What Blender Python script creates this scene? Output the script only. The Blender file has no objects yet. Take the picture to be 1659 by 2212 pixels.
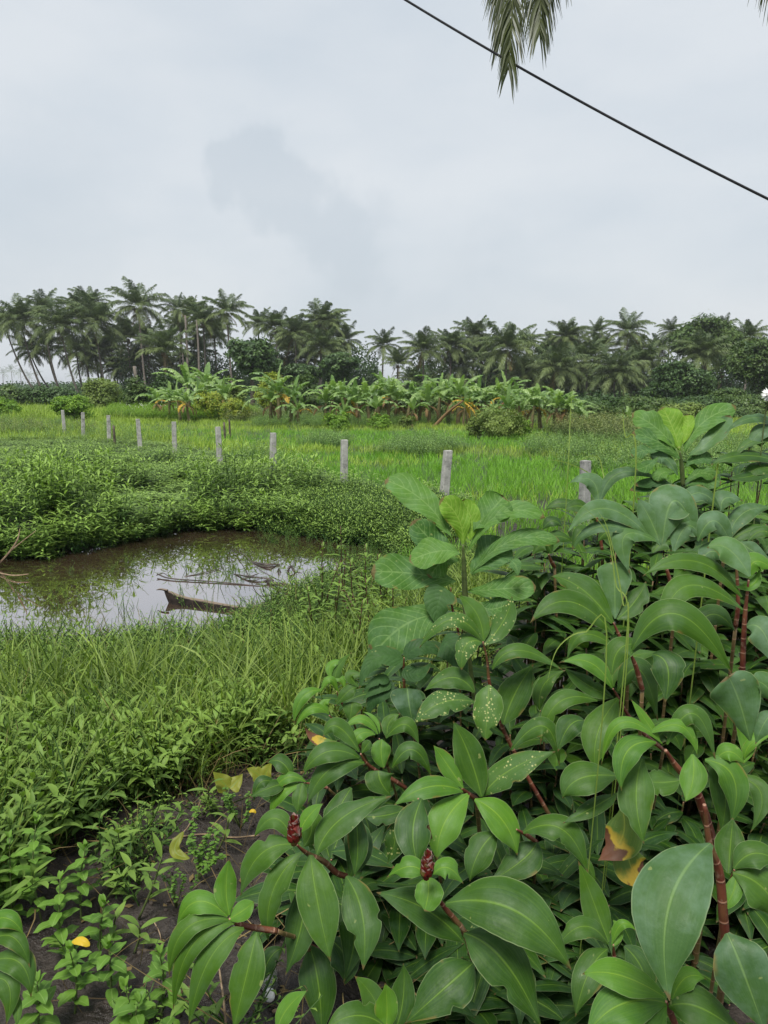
import bpy, math, random
import numpy as np
from mathutils import Vector

SC = bpy.context.scene
COL = SC.collection
R = math.radians
random.seed(11)
RNG = np.random.default_rng(11)

# ------------------------------------------------------------------ camera
CAM_H = 2.3
FPX = 1598.0                       # focal length in the 1659 x 2212 frame all photo measurements are in
PITCH = R(9.8)
cam = bpy.data.cameras.new('camera'); camo = bpy.data.objects.new('camera', cam); COL.objects.link(camo)
camo.location = (0, 0, CAM_H); camo.rotation_euler = (R(90) - PITCH, 0, 0)
cam.sensor_fit = 'VERTICAL'; cam.sensor_height = 36.0; cam.lens = 36.0 * FPX / 2212
cam.clip_start = 0.05; cam.clip_end = 6000
SC.camera = camo

# ------------------------------------------------------------------ sky, sun, exposure
SUN_EL, SUN_AZ = R(62), R(200)
w = bpy.data.worlds.new('World'); SC.world = w; w.use_nodes = True
nt = w.node_tree; nt.nodes.clear(); N = nt.nodes; L = nt.links
def wn(t, **k):
    n = N.new(t)
    for a, b in k.items(): setattr(n, a, b)
    return n
def wmath(op, a, b=None, c=None):
    n = N.new('ShaderNodeMath'); n.operation = op
    for i, v in enumerate((a, b, c)):
        if v is None: continue
        if isinstance(v, (int, float)): n.inputs[i].default_value = v
        else: L.new(v, n.inputs[i])
    return n.outputs[0]
out = wn('ShaderNodeOutputWorld'); bg = wn('ShaderNodeBackground'); bg.inputs[1].default_value = 0.1
sky = wn('ShaderNodeTexSky'); sky.sky_type = 'NISHITA'; sky.sun_disc = False
sky.sun_elevation = SUN_EL; sky.sun_rotation = SUN_AZ; sky.air_density = 1.5; sky.dust_density = 3.0
tc = wn('ShaderNodeTexCoord')
mp = wn('ShaderNodeMapping'); mp.inputs['Scale'].default_value = (1.0, 1.0, 2.6); L.new(tc.outputs['Generated'], mp.inputs[0])
nz = wn('ShaderNodeTexNoise'); nz.inputs['Scale'].default_value = 2.6; nz.inputs['Detail'].default_value = 7; nz.inputs['Roughness'].default_value = 0.5
L.new(mp.outputs[0], nz.inputs['Vector'])
nz2 = wn('ShaderNodeTexNoise'); nz2.inputs['Scale'].default_value = 13.0; nz2.inputs['Detail'].default_value = 8; nz2.inputs['Roughness'].default_value = 0.55
L.new(tc.outputs['Generated'], nz2.inputs['Vector'])
def sky_dir(px, py):
    x, z = (px - 829.5) / FPX, -(py - 1106) / FPX
    v = Vector((x, math.cos(PITCH) + z * math.sin(PITCH), -math.sin(PITCH) + z * math.cos(PITCH)))
    return v.normalized()
def cloud_blob(px, py, rad, soft):
    """soft darker cloud bank standing in one direction of the sky"""
    d = sky_dir(px, py)
    vd = N.new('ShaderNodeVectorMath'); vd.operation = 'DISTANCE'; vd.inputs[1].default_value = d
    L.new(tc.outputs['Generated'], vd.inputs[0])
    s = wmath('ADD', vd.outputs['Value'], wmath('MULTIPLY', wmath('SUBTRACT', nz2.outputs[0], 0.5), 0.25))
    mr = N.new('ShaderNodeMapRange'); mr.interpolation_type = 'SMOOTHSTEP'
    mr.inputs[1].default_value = rad + soft; mr.inputs[2].default_value = rad - soft; mr.inputs[3].default_value = 0; mr.inputs[4].default_value = 1
    L.new(s, mr.inputs[0]); return mr.outputs[0]
b1 = wmath('MAXIMUM', cloud_blob(560, 385, 0.038, 0.022), cloud_blob(490, 370, 0.022, 0.018)); b2 = wmath('MAXIMUM', cloud_blob(630, 450, 0.050, 0.028), cloud_blob(700, 510, 0.052, 0.034)); b3 = wmath('MAXIMUM', cloud_blob(770, 560, 0.050, 0.05), wmath('MULTIPLY', cloud_blob(1010, 570, 0.05, 0.05), 0.4)); b4 = cloud_blob(90, 540, 0.10, 0.08)
bl = wmath('MAXIMUM', wmath('MAXIMUM', b1, b2), wmath('MAXIMUM', b3, wmath('MULTIPLY', b4, 0.5)))
cr = wn('ShaderNodeValToRGB'); L.new(nz.outputs[0], cr.inputs[0])
cr.color_ramp.elements[0].position = 0.36; cr.color_ramp.elements[0].color = (4.25, 4.66, 5.08, 1)
cr.color_ramp.elements[1].position = 0.62; cr.color_ramp.elements[1].color = (4.92, 5.2, 5.48, 1)
mxd = wn('ShaderNodeMix'); mxd.data_type = 'RGBA'; L.new(wmath('MULTIPLY', bl, 0.5), mxd.inputs[0])
L.new(cr.outputs[0], mxd.inputs[6]); mxd.inputs[7].default_value = (3.62, 4.06, 4.5, 1)
mx = wn('ShaderNodeMix'); mx.data_type = 'RGBA'; mx.inputs[0].default_value = 0.93
L.new(sky.outputs[0], mx.inputs[6]); L.new(mxd.outputs[2], mx.inputs[7])
L.new(mx.outputs[2], bg.inputs[0]); L.new(bg.outputs[0], out.inputs[0])
sl = bpy.data.lights.new('sun', 'SUN'); so = bpy.data.objects.new('sun', sl); COL.objects.link(so)
sl.energy = 3.1; sl.angle = R(18); sl.color = (1.0, 0.97, 0.92)
so.rotation_euler = (R(90) - SUN_EL, 0, R(180) - SUN_AZ)
SC.view_settings.view_transform = 'Standard'; SC.view_settings.look = 'None'
SC.view_settings.exposure = 0.62; SC.view_settings.gamma = 1.0
SC.cycles.max_bounces = 6; SC.cycles.diffuse_bounces = 3; SC.cycles.glossy_bounces = 2
SC.cycles.transmission_bounces = 4; SC.cycles.transparent_max_bounces = 6; SC.cycles.volume_bounces = 0
SC.cycles.use_denoising = True

# ------------------------------------------------------------------ measuring helpers
CP, SP = math.cos(PITCH), math.sin(PITCH)
def ray(px, py):
    x, z = (px - 829.5) / FPX, -(py - 1106) / FPX
    return np.array([x, CP + z * SP, -SP + z * CP])
CAMP = np.array([0, 0, CAM_H])
def P(px, py, d): return CAMP + ray(px, py) * d
def at_z(px, py, z):
    r = ray(px, py); return CAMP + r * ((z - CAM_H) / r[2])
def proj(p):
    v = np.asarray(p) - CAMP; d = v[1] * CP - v[2] * SP; u = v[1] * SP + v[2] * CP
    return 829.5 + FPX * v[0] / d, 1106 - FPX * u / d, d

# ------------------------------------------------------------------ object helpers
def tag(o, label=None, cat=None, group=None, kind=None):
    if label: o['label'] = label
    if cat: o['category'] = cat
    if group: o['group'] = group
    if kind: o['kind'] = kind
    return o
def empty(name, loc, label, cat, group=None):
    o = bpy.data.objects.new(name, None); COL.objects.link(o); o.location = tuple(loc); o.empty_display_size = 0.1
    return tag(o, label, cat, group)
class M_:
    """collects quads, with a per-vertex attribute lf = (across, along, tint)"""
    def __init__(s): s.V = []; s.Q = []; s.A = []; s.n = 0
    def add(s, V, Q, A):
        V = np.asarray(V, float).reshape(-1, 3); Q = np.asarray(Q, np.int64).reshape(-1, 4)
        A = np.asarray(A, float)
        if A.ndim == 1: A = np.tile(A, (len(V), 1))
        s.V.append(V); s.Q.append(Q + s.n); s.A.append(A); s.n += len(V); return s
    def get(s): return np.concatenate(s.V), np.concatenate(s.Q), np.concatenate(s.A)
    def data(s, name, origin=(0, 0, 0), smooth=True):
        V, Q, A = s.get(); return mesh_data(name, V - np.asarray(origin), Q, A, smooth)
    def obj(s, name, mat, parent=None, smooth=True, world=True):
        org = np.array(parent.location) if (parent is not None and world) else np.zeros(3)
        me = s.data(name, org, smooth); me.materials.append(mat)
        o = bpy.data.objects.new(name, me); COL.objects.link(o)
        if parent is not None: o.parent = parent
        return o
def mesh_data(name, V, Q, A, smooth=True):
    me = bpy.data.meshes.new(name); n, m = len(V), len(Q)
    me.vertices.add(n); me.vertices.foreach_set('co', V.astype(np.float32).ravel())
    me.loops.add(m * 4); me.loops.foreach_set('vertex_index', Q.astype(np.int32).ravel())
    me.polygons.add(m); me.polygons.foreach_set('loop_start', np.arange(0, m * 4, 4, dtype=np.int32))
    try: me.polygons.foreach_set('loop_total', np.full(m, 4, np.int32))
    except Exception: pass
    at = me.attributes.new('lf', 'FLOAT_VECTOR', 'POINT'); at.data.foreach_set('vector', A.astype(np.float32).ravel())
    me.polygons.foreach_set('use_smooth', np.full(m, smooth, bool))
    me.update(calc_edges=True); me.validate(); return me
def grid_quads(k, m):
    i = np.arange(k - 1)[:, None] * m + np.arange(m - 1)[None, :]
    return np.stack([i, i + 1, i + m + 1, i + m], -1).reshape(-1, 4)
def nrm(v): v = np.asarray(v, float); return v / (np.linalg.norm(v, axis=-1, keepdims=True) + 1e-12)
def catmull(pts, n):
    pts = np.asarray(pts, float)
    if len(pts) == 2: return pts[0] + (pts[1] - pts[0]) * np.linspace(0, 1, n)[:, None]
    p = np.vstack([2 * pts[0] - pts[1], pts, 2 * pts[-1] - pts[-2]]); t = np.linspace(0, len(pts) - 1 - 1e-6, n)
    i = t.astype(int); f = (t - i)[:, None]; a, b, c, d = p[i], p[i + 1], p[i + 2], p[i + 3]
    return .5 * (2 * b + (c - a) * f + (2 * a - 5 * b + 4 * c - d) * f ** 2 + (3 * b - a - 3 * c + d) * f ** 3)
def tube(m, pts, r, n=None, seg=8, tint=0.5, cap=True, vscale=1.0):
    pts = np.asarray(pts, float); n = n or max(2, len(pts) * 4)
    C = catmull(pts, n); T = nrm(np.gradient(C, axis=0))
    r = np.interp(np.linspace(0, 1, n), np.linspace(0, 1, len(np.atleast_1d(r))), np.atleast_1d(r)) if np.ndim(r) else np.full(n, r)
    if cap:
        C = np.vstack([C[:1], C, C[-1:]]); T = np.vstack([T[:1], T, T[-1:]]); r = np.concatenate([[1e-4], r, [1e-4]])
    ref = np.array([0.31, 0.2, 0.93]) if abs(T[len(T) // 2][2]) < 0.8 else np.array([1.0, 0.1, 0])
    X = nrm(np.cross(T, ref)); Y = np.cross(T, X); a = np.linspace(0, 2 * np.pi, seg + 1)
    V = C[:, None] + r[:, None, None] * (np.cos(a)[None, :, None] * X[:, None] + np.sin(a)[None, :, None] * Y[:, None])
    ln = np.concatenate([[0], np.cumsum(np.linalg.norm(np.diff(C, axis=0), axis=1))]) * vscale
    A = np.zeros(V.shape); A[..., 0] = np.linspace(0, 1, seg + 1)[None]; A[..., 1] = ln[:, None]; A[..., 2] = tint
    return m.add(V.reshape(-1, 3), grid_quads(len(C), seg + 1), A.reshape(-1, 3))
def box(m, c, s, rz=0, top=1.0, tint=0.5):
    x, y, z = np.array(s) / 2; cs, sn = math.cos(rz), math.sin(rz)
    V = []
    for zz, k in ((-z, 1), (z, top)):
        for xx, yy in ((-x, -y), (x, -y), (x, y), (-x, y)):
            xx, yy = xx * k, yy * k; V.append((c[0] + xx * cs - yy * sn, c[1] + xx * sn + yy * cs, c[2] + zz))
    return m.add(V, [(3, 2, 1, 0), (4, 5, 6, 7), (0, 1, 5, 4), (1, 2, 6, 5), (2, 3, 7, 6), (3, 0, 4, 7)], (0, 0, tint))

# leaf outline tables (half width against length)
PROF = {
 'ginger': ([0, .03, .1, .22, .36, .5, .62, .74, .84, .91, .96, 1], [.10, .17, .42, .76, .96, 1, .90, .69, .42, .205, .085, .008]),
 'fig': ([0, .04, .12, .25, .4, .55, .7, .82, .91, .97, 1], [.05, .12, .3, .5, .72, .92, 1, .93, .70, .38, .04]),
 'heart': ([0, .03, .1, .22, .36, .5, .65, .8, .92, 1], [.12, .55, .85, 1, .98, .86, .64, .38, .14, .01]),
 'lance': ([0, .1, .3, .5, .7, .88, 1], [.08, .5, .95, 1, .75, .35, .02]),
 'blade': ([0, .1, .5, .8, 1], [.5, .9, 1, .6, .03]),
 'ovate': ([0, .06, .2, .4, .6, .8, .93, 1], [.08, .4, .85, 1, .9, .6, .28, .03]),
 'oval': ([0, .05, .2, .45, .7, .9, .97, 1], [.1, .4, .8, 1, .9, .6, .3, .04]),
}
def ribbon(m, C, W, Nn, hw, prof='lance', na=3, cup=0.2, wave=0.0, tint=0.5, ph=0.0, notch=None, fold=0.0):
    k = len(C); t = np.linspace(0, 1, k); a = np.linspace(-1, 1, na)
    pr = np.interp(t, *PROF[prof]) * hw
    asym = 1 + 0.05 * np.sin(t * 9 + ph * 3)
    X = pr[:, None] * a[None, :] * np.where(a[None, :] > 0, asym[:, None], 2 - asym[:, None])
    Z = pr[:, None] * (cup * np.abs(a)[None] * 0.9 - fold * a[None] ** 2) + wave * hw * np.abs(a)[None] ** 1.5 * np.sin(t * 14 + ph)[:, None]
    if wave: Z = Z + wave * 0.6 * hw * a[None] * np.sin(t * 8 + ph * 2)[:, None]
    V = C[:, None] + W[:, None] * X[..., None] + Nn[:, None] * Z[..., None]
    if notch is not None:          # insect bites taken out of one margin
        for (t0, sgn, wd, dp) in notch:
            g = np.clip(1 - np.abs(t - t0) / wd, 0, 1) ** 0.7 * dp
            side = (np.sign(a) == sgn)[None, :]; f = np.where(side, 1 - g[:, None] * np.abs(a)[None], 1)
            V = C[:, None] + (V - C[:, None]) * f[..., None]
    A = np.zeros(V.shape); A[..., 0] = a[None]; A[..., 1] = t[:, None]; A[..., 2] = tint
    return m.add(V.reshape(-1, 3), grid_quads(k, na), A.reshape(-1, 3))
UP = np.array([0, 0, 1.0])
def free_leaf(m, base, az, el, ln, hw, droop=0.5, prof='lance', k=5, na=3, cup=0.25, tint=0.5, wave=0, roll=0, fold=0):
    """a leaf that leaves base in direction az, at elevation el, and bends down along its length by droop radians"""
    t = np.linspace(0, 1, k); e = el - droop * t ** 1.2
    d = np.stack([np.cos(e) * math.cos(az), np.cos(e) * math.sin(az), np.sin(e)], 1)
    C = np.asarray(base) + np.concatenate([[np.zeros(3)], np.cumsum((d[1:] + d[:-1]) / 2 * ln / (k - 1), 0)])
    S = np.array([-math.sin(az), math.cos(az), 0]); W = np.tile(S, (k, 1)); Nn = np.cross(d, W)
    if roll: W, Nn = W * math.cos(roll) + Nn * math.sin(roll), Nn * math.cos(roll) - W * math.sin(roll)
    return ribbon(m, C, W, Nn, hw, prof, na, cup, wave, tint, random.random() * 6, fold=fold)
def scatter(m, temps, pos, scl, rz=None, tilt=0.15, tint=None, zs=None, rng=RNG):
    """copies of template meshes (V, Q, A) at many places, merged; tint replaces the attribute's z offset"""
    n = len(pos); pos = np.asarray(pos, float); which = rng.integers(0, len(temps), n)
    scl = np.broadcast_to(scl, (n,)); rz = rng.uniform(0, 2 * np.pi, n) if rz is None else rz
    tx, ty = rng.normal(0, tilt, n), rng.normal(0, tilt, n); tint = rng.uniform(-.5, .5, n) if tint is None else tint
    zs = np.ones(n) if zs is None else zs
    for j, (V, Q, A) in enumerate(temps):
        ix = np.where(which == j)[0]
        if not len(ix): continue
        c, s = np.cos(rz[ix])[:, None], np.sin(rz[ix])[:, None]; sc = scl[ix][:, None]
        X = (V[None, :, 0] * c - V[None, :, 1] * s) * sc; Y = (V[None, :, 0] * s + V[None, :, 1] * c) * sc; Z = V[None, :, 2] * sc * zs[ix][:, None]
        X = X + Z * tx[ix][:, None]; Y = Y + Z * ty[ix][:, None]
        W = np.stack([X, Y, Z], -1) + pos[ix][:, None]
        AA = np.broadcast_to(A[None], (len(ix),) + A.shape).copy(); AA[..., 2] += tint[ix][:, None] * 0.5
        QQ = Q[None] + (np.arange(len(ix)) * len(V))[:, None, None]
        m.add(W.reshape(-1, 3), QQ.reshape(-1, 4), AA.reshape(-1, 3))
def poly_sample(poly, n, rng=RNG):
    poly = np.asarray(poly, float); lo, hi = poly.min(0), poly.max(0); out = []; c = 0
    while c < n:
        q = rng.uniform(lo, hi, (n * 2 + 60, 2)); q = q[inside(q, poly)]; out.append(q); c += len(q)
        if len(q) == 0: break
    return np.concatenate(out)[:n]
def inside(q, poly):
    x, y = q[:, 0], q[:, 1]; r = np.zeros(len(q), bool); j = len(poly) - 1
    for i in range(len(poly)):
        xi, yi, xj, yj = *poly[i], *poly[j]
        r ^= ((yi > y) != (yj > y)) & (x < (xj - xi) * (y - yi) / (yj - yi + 1e-12) + xi); j = i
    return r
def sdf(q, poly):
    d = np.full(len(q), 1e9)
    for i in range(len(poly)):
        a, b = poly[i - 1], poly[i]; ab = b - a; t = np.clip(((q - a) @ ab) / (ab @ ab), 0, 1)
        d = np.minimum(d, np.linalg.norm(q - (a + t[:, None] * ab), axis=1))
    return np.where(inside(q, poly), -d, d)
def vnoise(x, y, f, seed=0):
    """smooth value noise"""
    x, y = np.asarray(x) * f, np.asarray(y) * f; xi, yi = np.floor(x).astype(int), np.floor(y).astype(int); u, v = x - xi, y - yi
    u, v = u * u * (3 - 2 * u), v * v * (3 - 2 * v)
    def h(a, b):
        n = (a * 374761393 + b * 668265263 + seed * 1442695041) & 0xffffffff; n = ((n ^ (n >> 13)) * 1274126177) & 0xffffffff
        return ((n ^ (n >> 16)) & 0xffff) / 65535.0
    return (h(xi, yi) * (1 - u) + h(xi + 1, yi) * u) * (1 - v) + (h(xi, yi + 1) * (1 - u) + h(xi + 1, yi + 1) * u) * v

# ------------------------------------------------------------------ materials
def mat(name):
    m = bpy.data.materials.new(name); m.use_nodes = True; t = m.node_tree; t.nodes.clear(); return m, t
class NB:
    def __init__(s, t): s.t = t
    def n(s, ty, **k):
        x = s.t.nodes.new(ty)
        for a, b in k.items(): setattr(x, a, b)
        return x
    def set(s, i, v):
        if isinstance(v, (int, float)): i.default_value = v
        elif isinstance(v, (tuple, list)): i.default_value = v if len(v) == len(i.default_value) else (*v, 1)
        else: s.t.links.new(v, i)
    def m(s, op, a, b=None, c=None, clamp=False):
        x = s.n('ShaderNodeMath', operation=op, use_clamp=clamp)
        for i, v in enumerate((a, b, c)):
            if v is not None: s.set(x.inputs[i], v)
        return x.outputs[0]
    def mix(s, f, a, b, mode='MIX'):
        x = s.n('ShaderNodeMix', data_type='RGBA', blend_type=mode); s.set(x.inputs[0], f); s.set(x.inputs[6], a); s.set(x.inputs[7], b); return x.outputs[2]
    def mr(s, v, a, b, c=0.0, d=1.0, smooth=False):
        x = s.n('ShaderNodeMapRange'); x.interpolation_type = 'SMOOTHSTEP' if smooth else 'LINEAR'
        for i, q in enumerate((v, a, b, c, d)): s.set(x.inputs[i], q)
        return x.outputs[0]
    def noise(s, vec, sc, det=3, rough=0.5, w=None):
        x = s.n('ShaderNodeTexNoise'); x.inputs['Scale'].default_value = sc; x.inputs['Detail'].default_value = det; x.inputs['Roughness'].default_value = rough
        if vec is not None: s.t.links.new(vec, x.inputs['Vector'])
        return x.outputs[0]
    def coord(s, kind='Object'): return s.n('ShaderNodeTexCoord').outputs[kind]
    def lf(s):
        a = s.n('ShaderNodeAttribute', attribute_name='lf'); x = s.n('ShaderNodeSeparateXYZ'); s.t.links.new(a.outputs['Vector'], x.inputs[0]); return x.outputs
    def bump(s, h, st, dist=0.01):
        x = s.n('ShaderNodeBump'); x.inputs['Strength'].default_value = st; x.inputs['Distance'].default_value = dist; s.t.links.new(h, x.inputs['Height']); return x.outputs[0]
    def out(s, col, rough=0.5, trans=0.0, tcol=None, normal=None, spec=0.5, sheen=0.0, coat=0.0):
        p = s.n('ShaderNodeBsdfPrincipled'); s.set(p.inputs['Base Color'], col); s.set(p.inputs['Roughness'], rough)
        p.inputs['Specular IOR Level'].default_value = spec
        if sheen: p.inputs['Sheen Weight'].default_value = sheen
        if coat: p.inputs['Coat Weight'].default_value = coat; p.inputs['Coat Roughness'].default_value = .25
        if normal is not None: s.t.links.new(normal, p.inputs['Normal'])
        o = s.n('ShaderNodeOutputMaterial'); sh = p.outputs[0]
        if trans:
            tr = s.n('ShaderNodeBsdfTranslucent'); s.set(tr.inputs[0], tcol if tcol is not None else col)
            mx = s.n('ShaderNodeMixShader'); mx.inputs[0].default_value = trans
            s.t.links.new(sh, mx.inputs[1]); s.t.links.new(tr.outputs[0], mx.inputs[2]); sh = mx.outputs[0]
        s.t.links.new(sh, o.inputs[0])
def leafy(name, dark, light, rough=0.5, trans=0.25, spec=0.35, rib=None, dry=None, dryf=0.0, patch=None, pscale=0.4):
    """small-leaf material: colour runs dark..light with tint, slight noise; rib = midrib colour; dry = share of brown leaves; patch = colour of broad patches"""
    m, t = mat(name); b = NB(t); x, y, z = b.lf(); co = b.coord()
    f = b.m('ADD', z, b.m('MULTIPLY', b.m('SUBTRACT', b.noise(co, 1.7, 3), 0.5), 0.9), clamp=True)
    c = b.mix(f, dark, light)
    if patch: c = b.mix(b.mr(b.noise(co, pscale, 4), 0.48, 0.62, 0, 0.75, True), c, patch)
    if rib: c = b.mix(b.mr(b.m('ABSOLUTE', x), 0.10, 0.02, 0, 0.7), c, rib)
    if dry: c = b.mix(b.mr(b.noise(co, 9.0, 2), 0.78 - dryf, 0.8 - dryf), c, dry)
    tc_ = b.mix(0.5, c, (0.25, 0.4, 0.03, 1))
    b.out(c, rough, trans, b.mix(1.0, c, (1.3, 1.5, 0.6, 1), 'MULTIPLY'), None, spec); return m
def ginger_mat(name, dark, light, yellow, spots=0.0, dying=0.0, bloom=0.035, pinnate=False, rough=0.40, contrast=1.0):
    m, t = mat(name); b = NB(t); x, y, z = b.lf(); co = b.coord(); ax = b.m('ABSOLUTE', x)
    big = b.noise(co, 7, 3); f = b.m('ADD', b.m('MULTIPLY', z, 1.0), b.m('MULTIPLY', b.m('SUBTRACT', big, 0.5), 0.7), clamp=True)
    c = b.mix(f, dark, light)
    if not pinnate:
        st = b.n('ShaderNodeCombineXYZ'); b.set(st.inputs[0], b.m('MULTIPLY', x, 13.0)); b.set(st.inputs[1], b.m('MULTIPLY', y, 1.6)); b.set(st.inputs[2], b.m('MULTIPLY', z, 40.0))
        sv = b.noise(st.outputs[0], 1.0, 3, 0.6)
        c = b.mix(b.mr(sv, 0.45, 0.70, 0, 0.28 * contrast), c, b.mix(0.6, light, yellow))
        wav = b.m('SINE', b.m('MULTIPLY', x, 62.0)); fine = wav
        c = b.mix(b.m('MULTIPLY', b.m('ADD', wav, 1), 0.022), c, (0.02, 0.05, 0.015, 1))
        ribw = b.mr(y, 0.0, 1.0, 0.075, 0.028)
        rib = b.mr(ax, b.m('MULTIPLY', ribw, 1.2), b.m('MULTIPLY', ribw, 0.3), 0, 0.62, True)
        c = b.mix(rib, c, yellow)
        halo = b.mr(ax, 0.34, 0.02, 0, 0.16); c = b.mix(b.m('MULTIPLY', halo, b.mr(y, 1.0, 0.0, 0.25, 1.0)), c, yellow)
        edge = b.mr(ax, 0.955, 0.985, 0, 0.5); c = b.mix(edge, c, (0.22, 0.27, 0.13, 1))
        h = b.m('ADD', b.m('MULTIPLY', fine, 0.02), b.m('MULTIPLY', rib, -0.9))
    else:
        ph = b.m('SUBTRACT', b.m('MULTIPLY', y, 1.0), b.m('MULTIPLY', b.m('POWER', ax, 1.25), 0.26))
        saw = b.m('ABSOLUTE', b.m('SUBTRACT', b.m('FRACT', b.m('MULTIPLY', ph, 8.5)), 0.5))
        vein = b.mr(saw, 0.10, 0.015, 0, 1, True); rib = b.mr(ax, 0.07, 0.015, 0, 1, True)
        vn = b.m('MAXIMUM', vein, rib)
        st = b.noise(co, 70, 2); c = b.mix(b.mr(st, 0.5, 0.7, 0, 0.18), c, yellow)
        c = b.mix(b.m('MULTIPLY', vn, 0.36 * contrast), c, yellow)
        pill = b.m('MULTIPLY', saw, 1.2); h = b.m('ADD', pill, b.m('MULTIPLY', vn, -0.3))
    if spots:
        vo = b.n('ShaderNodeTexVoronoi'); vo.inputs['Scale'].default_value = 95; t.links.new(co, vo.inputs['Vector'])
        reg = b.mr(b.noise(co, 22, 2), 0.47, 0.56)
        sp = b.m('MULTIPLY', b.mr(vo.outputs['Distance'], 0.34, 0.24), reg)
        c = b.mix(b.m('MULTIPLY', sp, spots), c, (0.42, 0.42, 0.16, 1))
        bg_ = b.mr(b.noise(co, 16, 2), 0.735, 0.75); c = b.mix(bg_, c, (0.40, 0.30, 0.19, 1))
    else:
        fl = b.mr(b.noise(co, 45, 1), 0.75, 0.79, 0, .6); c = b.mix(fl, c, (0.22, 0.25, 0.08, 1))
    if dying:
        dn = b.m('ADD', b.noise(co, 9, 4), b.m('MULTIPLY', b.m('SUBTRACT', y, 0.5), 0.45 * dying))
        c = b.mix(b.mr(dn, 0.44, 0.56, 0, 0.95, True), c, (0.50, 0.34, 0.035, 1))
        c = b.mix(b.mr(b.m('ADD', dn, b.m('MULTIPLY', ax, 0.08)), 0.62, 0.66, 0, 1, True), c, (0.13, 0.05, 0.025, 1))
    if bloom:
        c = b.mix(b.m('MULTIPLY', b.mr(b.noise(co, 11, 4, 0.65), 0.42, 0.72), bloom * 2.4), c, (0.25, 0.36, 0.30, 1))
    tipn = b.mr(b.m('ADD', y, b.m('MULTIPLY', b.m('SUBTRACT', b.noise(co, 25, 2), .5), .12)), 0.955, 0.975, 0, .8); c = b.mix(tipn, c, (0.12, 0.075, 0.03, 1))
    mg_n = b.m('MULTIPLY', b.mr(ax, .8, .97), b.mr(b.noise(co, 13, 3), .60, .68)); c = b.mix(b.m('MULTIPLY', mg_n, .7), c, (0.17, 0.12, 0.03, 1))
    rg = b.mr(b.noise(co, 30, 3), 0.3, 0.7, rough + 0.02, rough + 0.22)
    b.out(c, rg, 0.16, b.mix(1.0, c, (1.5, 1.7, 0.5, 1), 'MULTIPLY'), b.bump(b.m('ADD', h, b.m('MULTIPLY', b.noise(co, 55, 4, .6), 1.1)), 0.4, 0.003), 0.2); return m
def simple(name, c1, c2, rough=0.8, sc=8.0, bump=0.4, bd=0.01, spec=0.3, c3=None, det=6, stretch=None, lo=.35, hi=.65):
    m, t = mat(name); b = NB(t); co = b.coord()
    if stretch:
        mpn = b.n('ShaderNodeMapping'); mpn.inputs['Scale'].default_value = stretch; t.links.new(co, mpn.inputs[0]); co = mpn.outputs[0]
    n1 = b.noise(co, sc, det, 0.6); c = b.mix(b.mr(n1, lo, hi), c1, c2)
    if c3: c = b.mix(b.mr(b.noise(co, sc * 0.35, 4), 0.52, 0.62), c, c3)
    b.out(c, rough, 0, None, b.bump(n1, bump, bd), spec); return m

MT = {}
MT['ginger'] = ginger_mat('ginger_leaf', (0.012, 0.044, 0.005), (0.058, 0.135, 0.009), (0.115, 0.21, 0.022))
MT['young'] = ginger_mat('young_ginger_leaf', (0.032, 0.10, 0.010), (0.085, 0.20, 0.013), (0.16, 0.28, 0.025), bloom=0.03, contrast=1.3)
MT['spotted'] = ginger_mat('spotted_ginger_leaf', (0.028, 0.078, 0.012), (0.06, 0.135, 0.015), (0.13, 0.22, 0.03), spots=0.85)
MT['dying'] = ginger_mat('dying_ginger_leaf', (0.06, 0.13, 0.02), (0.12, 0.2, 0.025), (0.3, 0.34, 0.05), dying=1.0)
MT['waxy'] = ginger_mat('waxy_ginger_leaf', (0.024, 0.066, 0.018), (0.075, 0.155, 0.04), (0.13, 0.22, 0.06), bloom=0.11, rough=0.42, contrast=0.5)  # paler tones and stronger bloom also paint in a glossy sheen
MT['fig'] = ginger_mat('broad_veined_leaf', (0.03, 0.09, 0.014), (0.08, 0.18, 0.02), (0.2, 0.31, 0.10), pinnate=True, bloom=0.05, rough=0.5)
MT['figyounglit'] = ginger_mat('young_lit_broad_leaf', (0.085, 0.185, 0.012), (0.135, 0.255, 0.016), (0.28, 0.38, 0.08), pinnate=True, bloom=0.0, rough=0.5)  # young top leaves; their yellow-green also paints in light shining through
MT['darkvein'] = ginger_mat('dark_quilted_leaf', (0.014, 0.046, 0.010), (0.038, 0.095, 0.018), (0.06, 0.14, 0.03), pinnate=True, bloom=0.02, rough=0.5, contrast=0.6)
def stem_mat():
    m, t = mat('red_stem'); b = NB(t); x, y, z = b.lf(); co = b.coord()
    c = b.mix(b.mr(b.noise(co, 18, 4), 0.35, 0.65), (0.085, 0.018, 0.012, 1), (0.17, 0.06, 0.03, 1))
    c = b.mix(b.mr(b.noise(co, 6, 4, .6), .52, .66, 0, .6), c, (0.10, 0.09, 0.03, 1)); c = b.mix(b.mr(b.noise(co, 35, 4, .7), .58, .64, 0, .6), c, (0.22, 0.15, 0.10, 1))
    c = b.mix(b.mr(z, 0.45, 0.75), c, (0.13, 0.09, 0.035, 1))            # tint > 0.6: old brown-green cane
    fr = b.m('ABSOLUTE', b.m('SUBTRACT', b.m('FRACT', b.m('MULTIPLY', y, 19.0)), 0.5))
    ring = b.mr(fr, 0.44, 0.475); c = b.mix(b.m('MULTIPLY', ring, 0.7), c, (0.36, 0.2, 0.13, 1))
    b.out(c, 0.42, 0, None, b.bump(b.m('ADD', ring, b.m('MULTIPLY', b.noise(co, 60, 3), .3)), 0.5, 0.002), 0.4); return m
MT['stem'] = stem_mat()
MT['twig'] = simple('green_twig', (0.06, 0.09, 0.025), (0.1, 0.13, 0.04), 0.6, 30)
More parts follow.
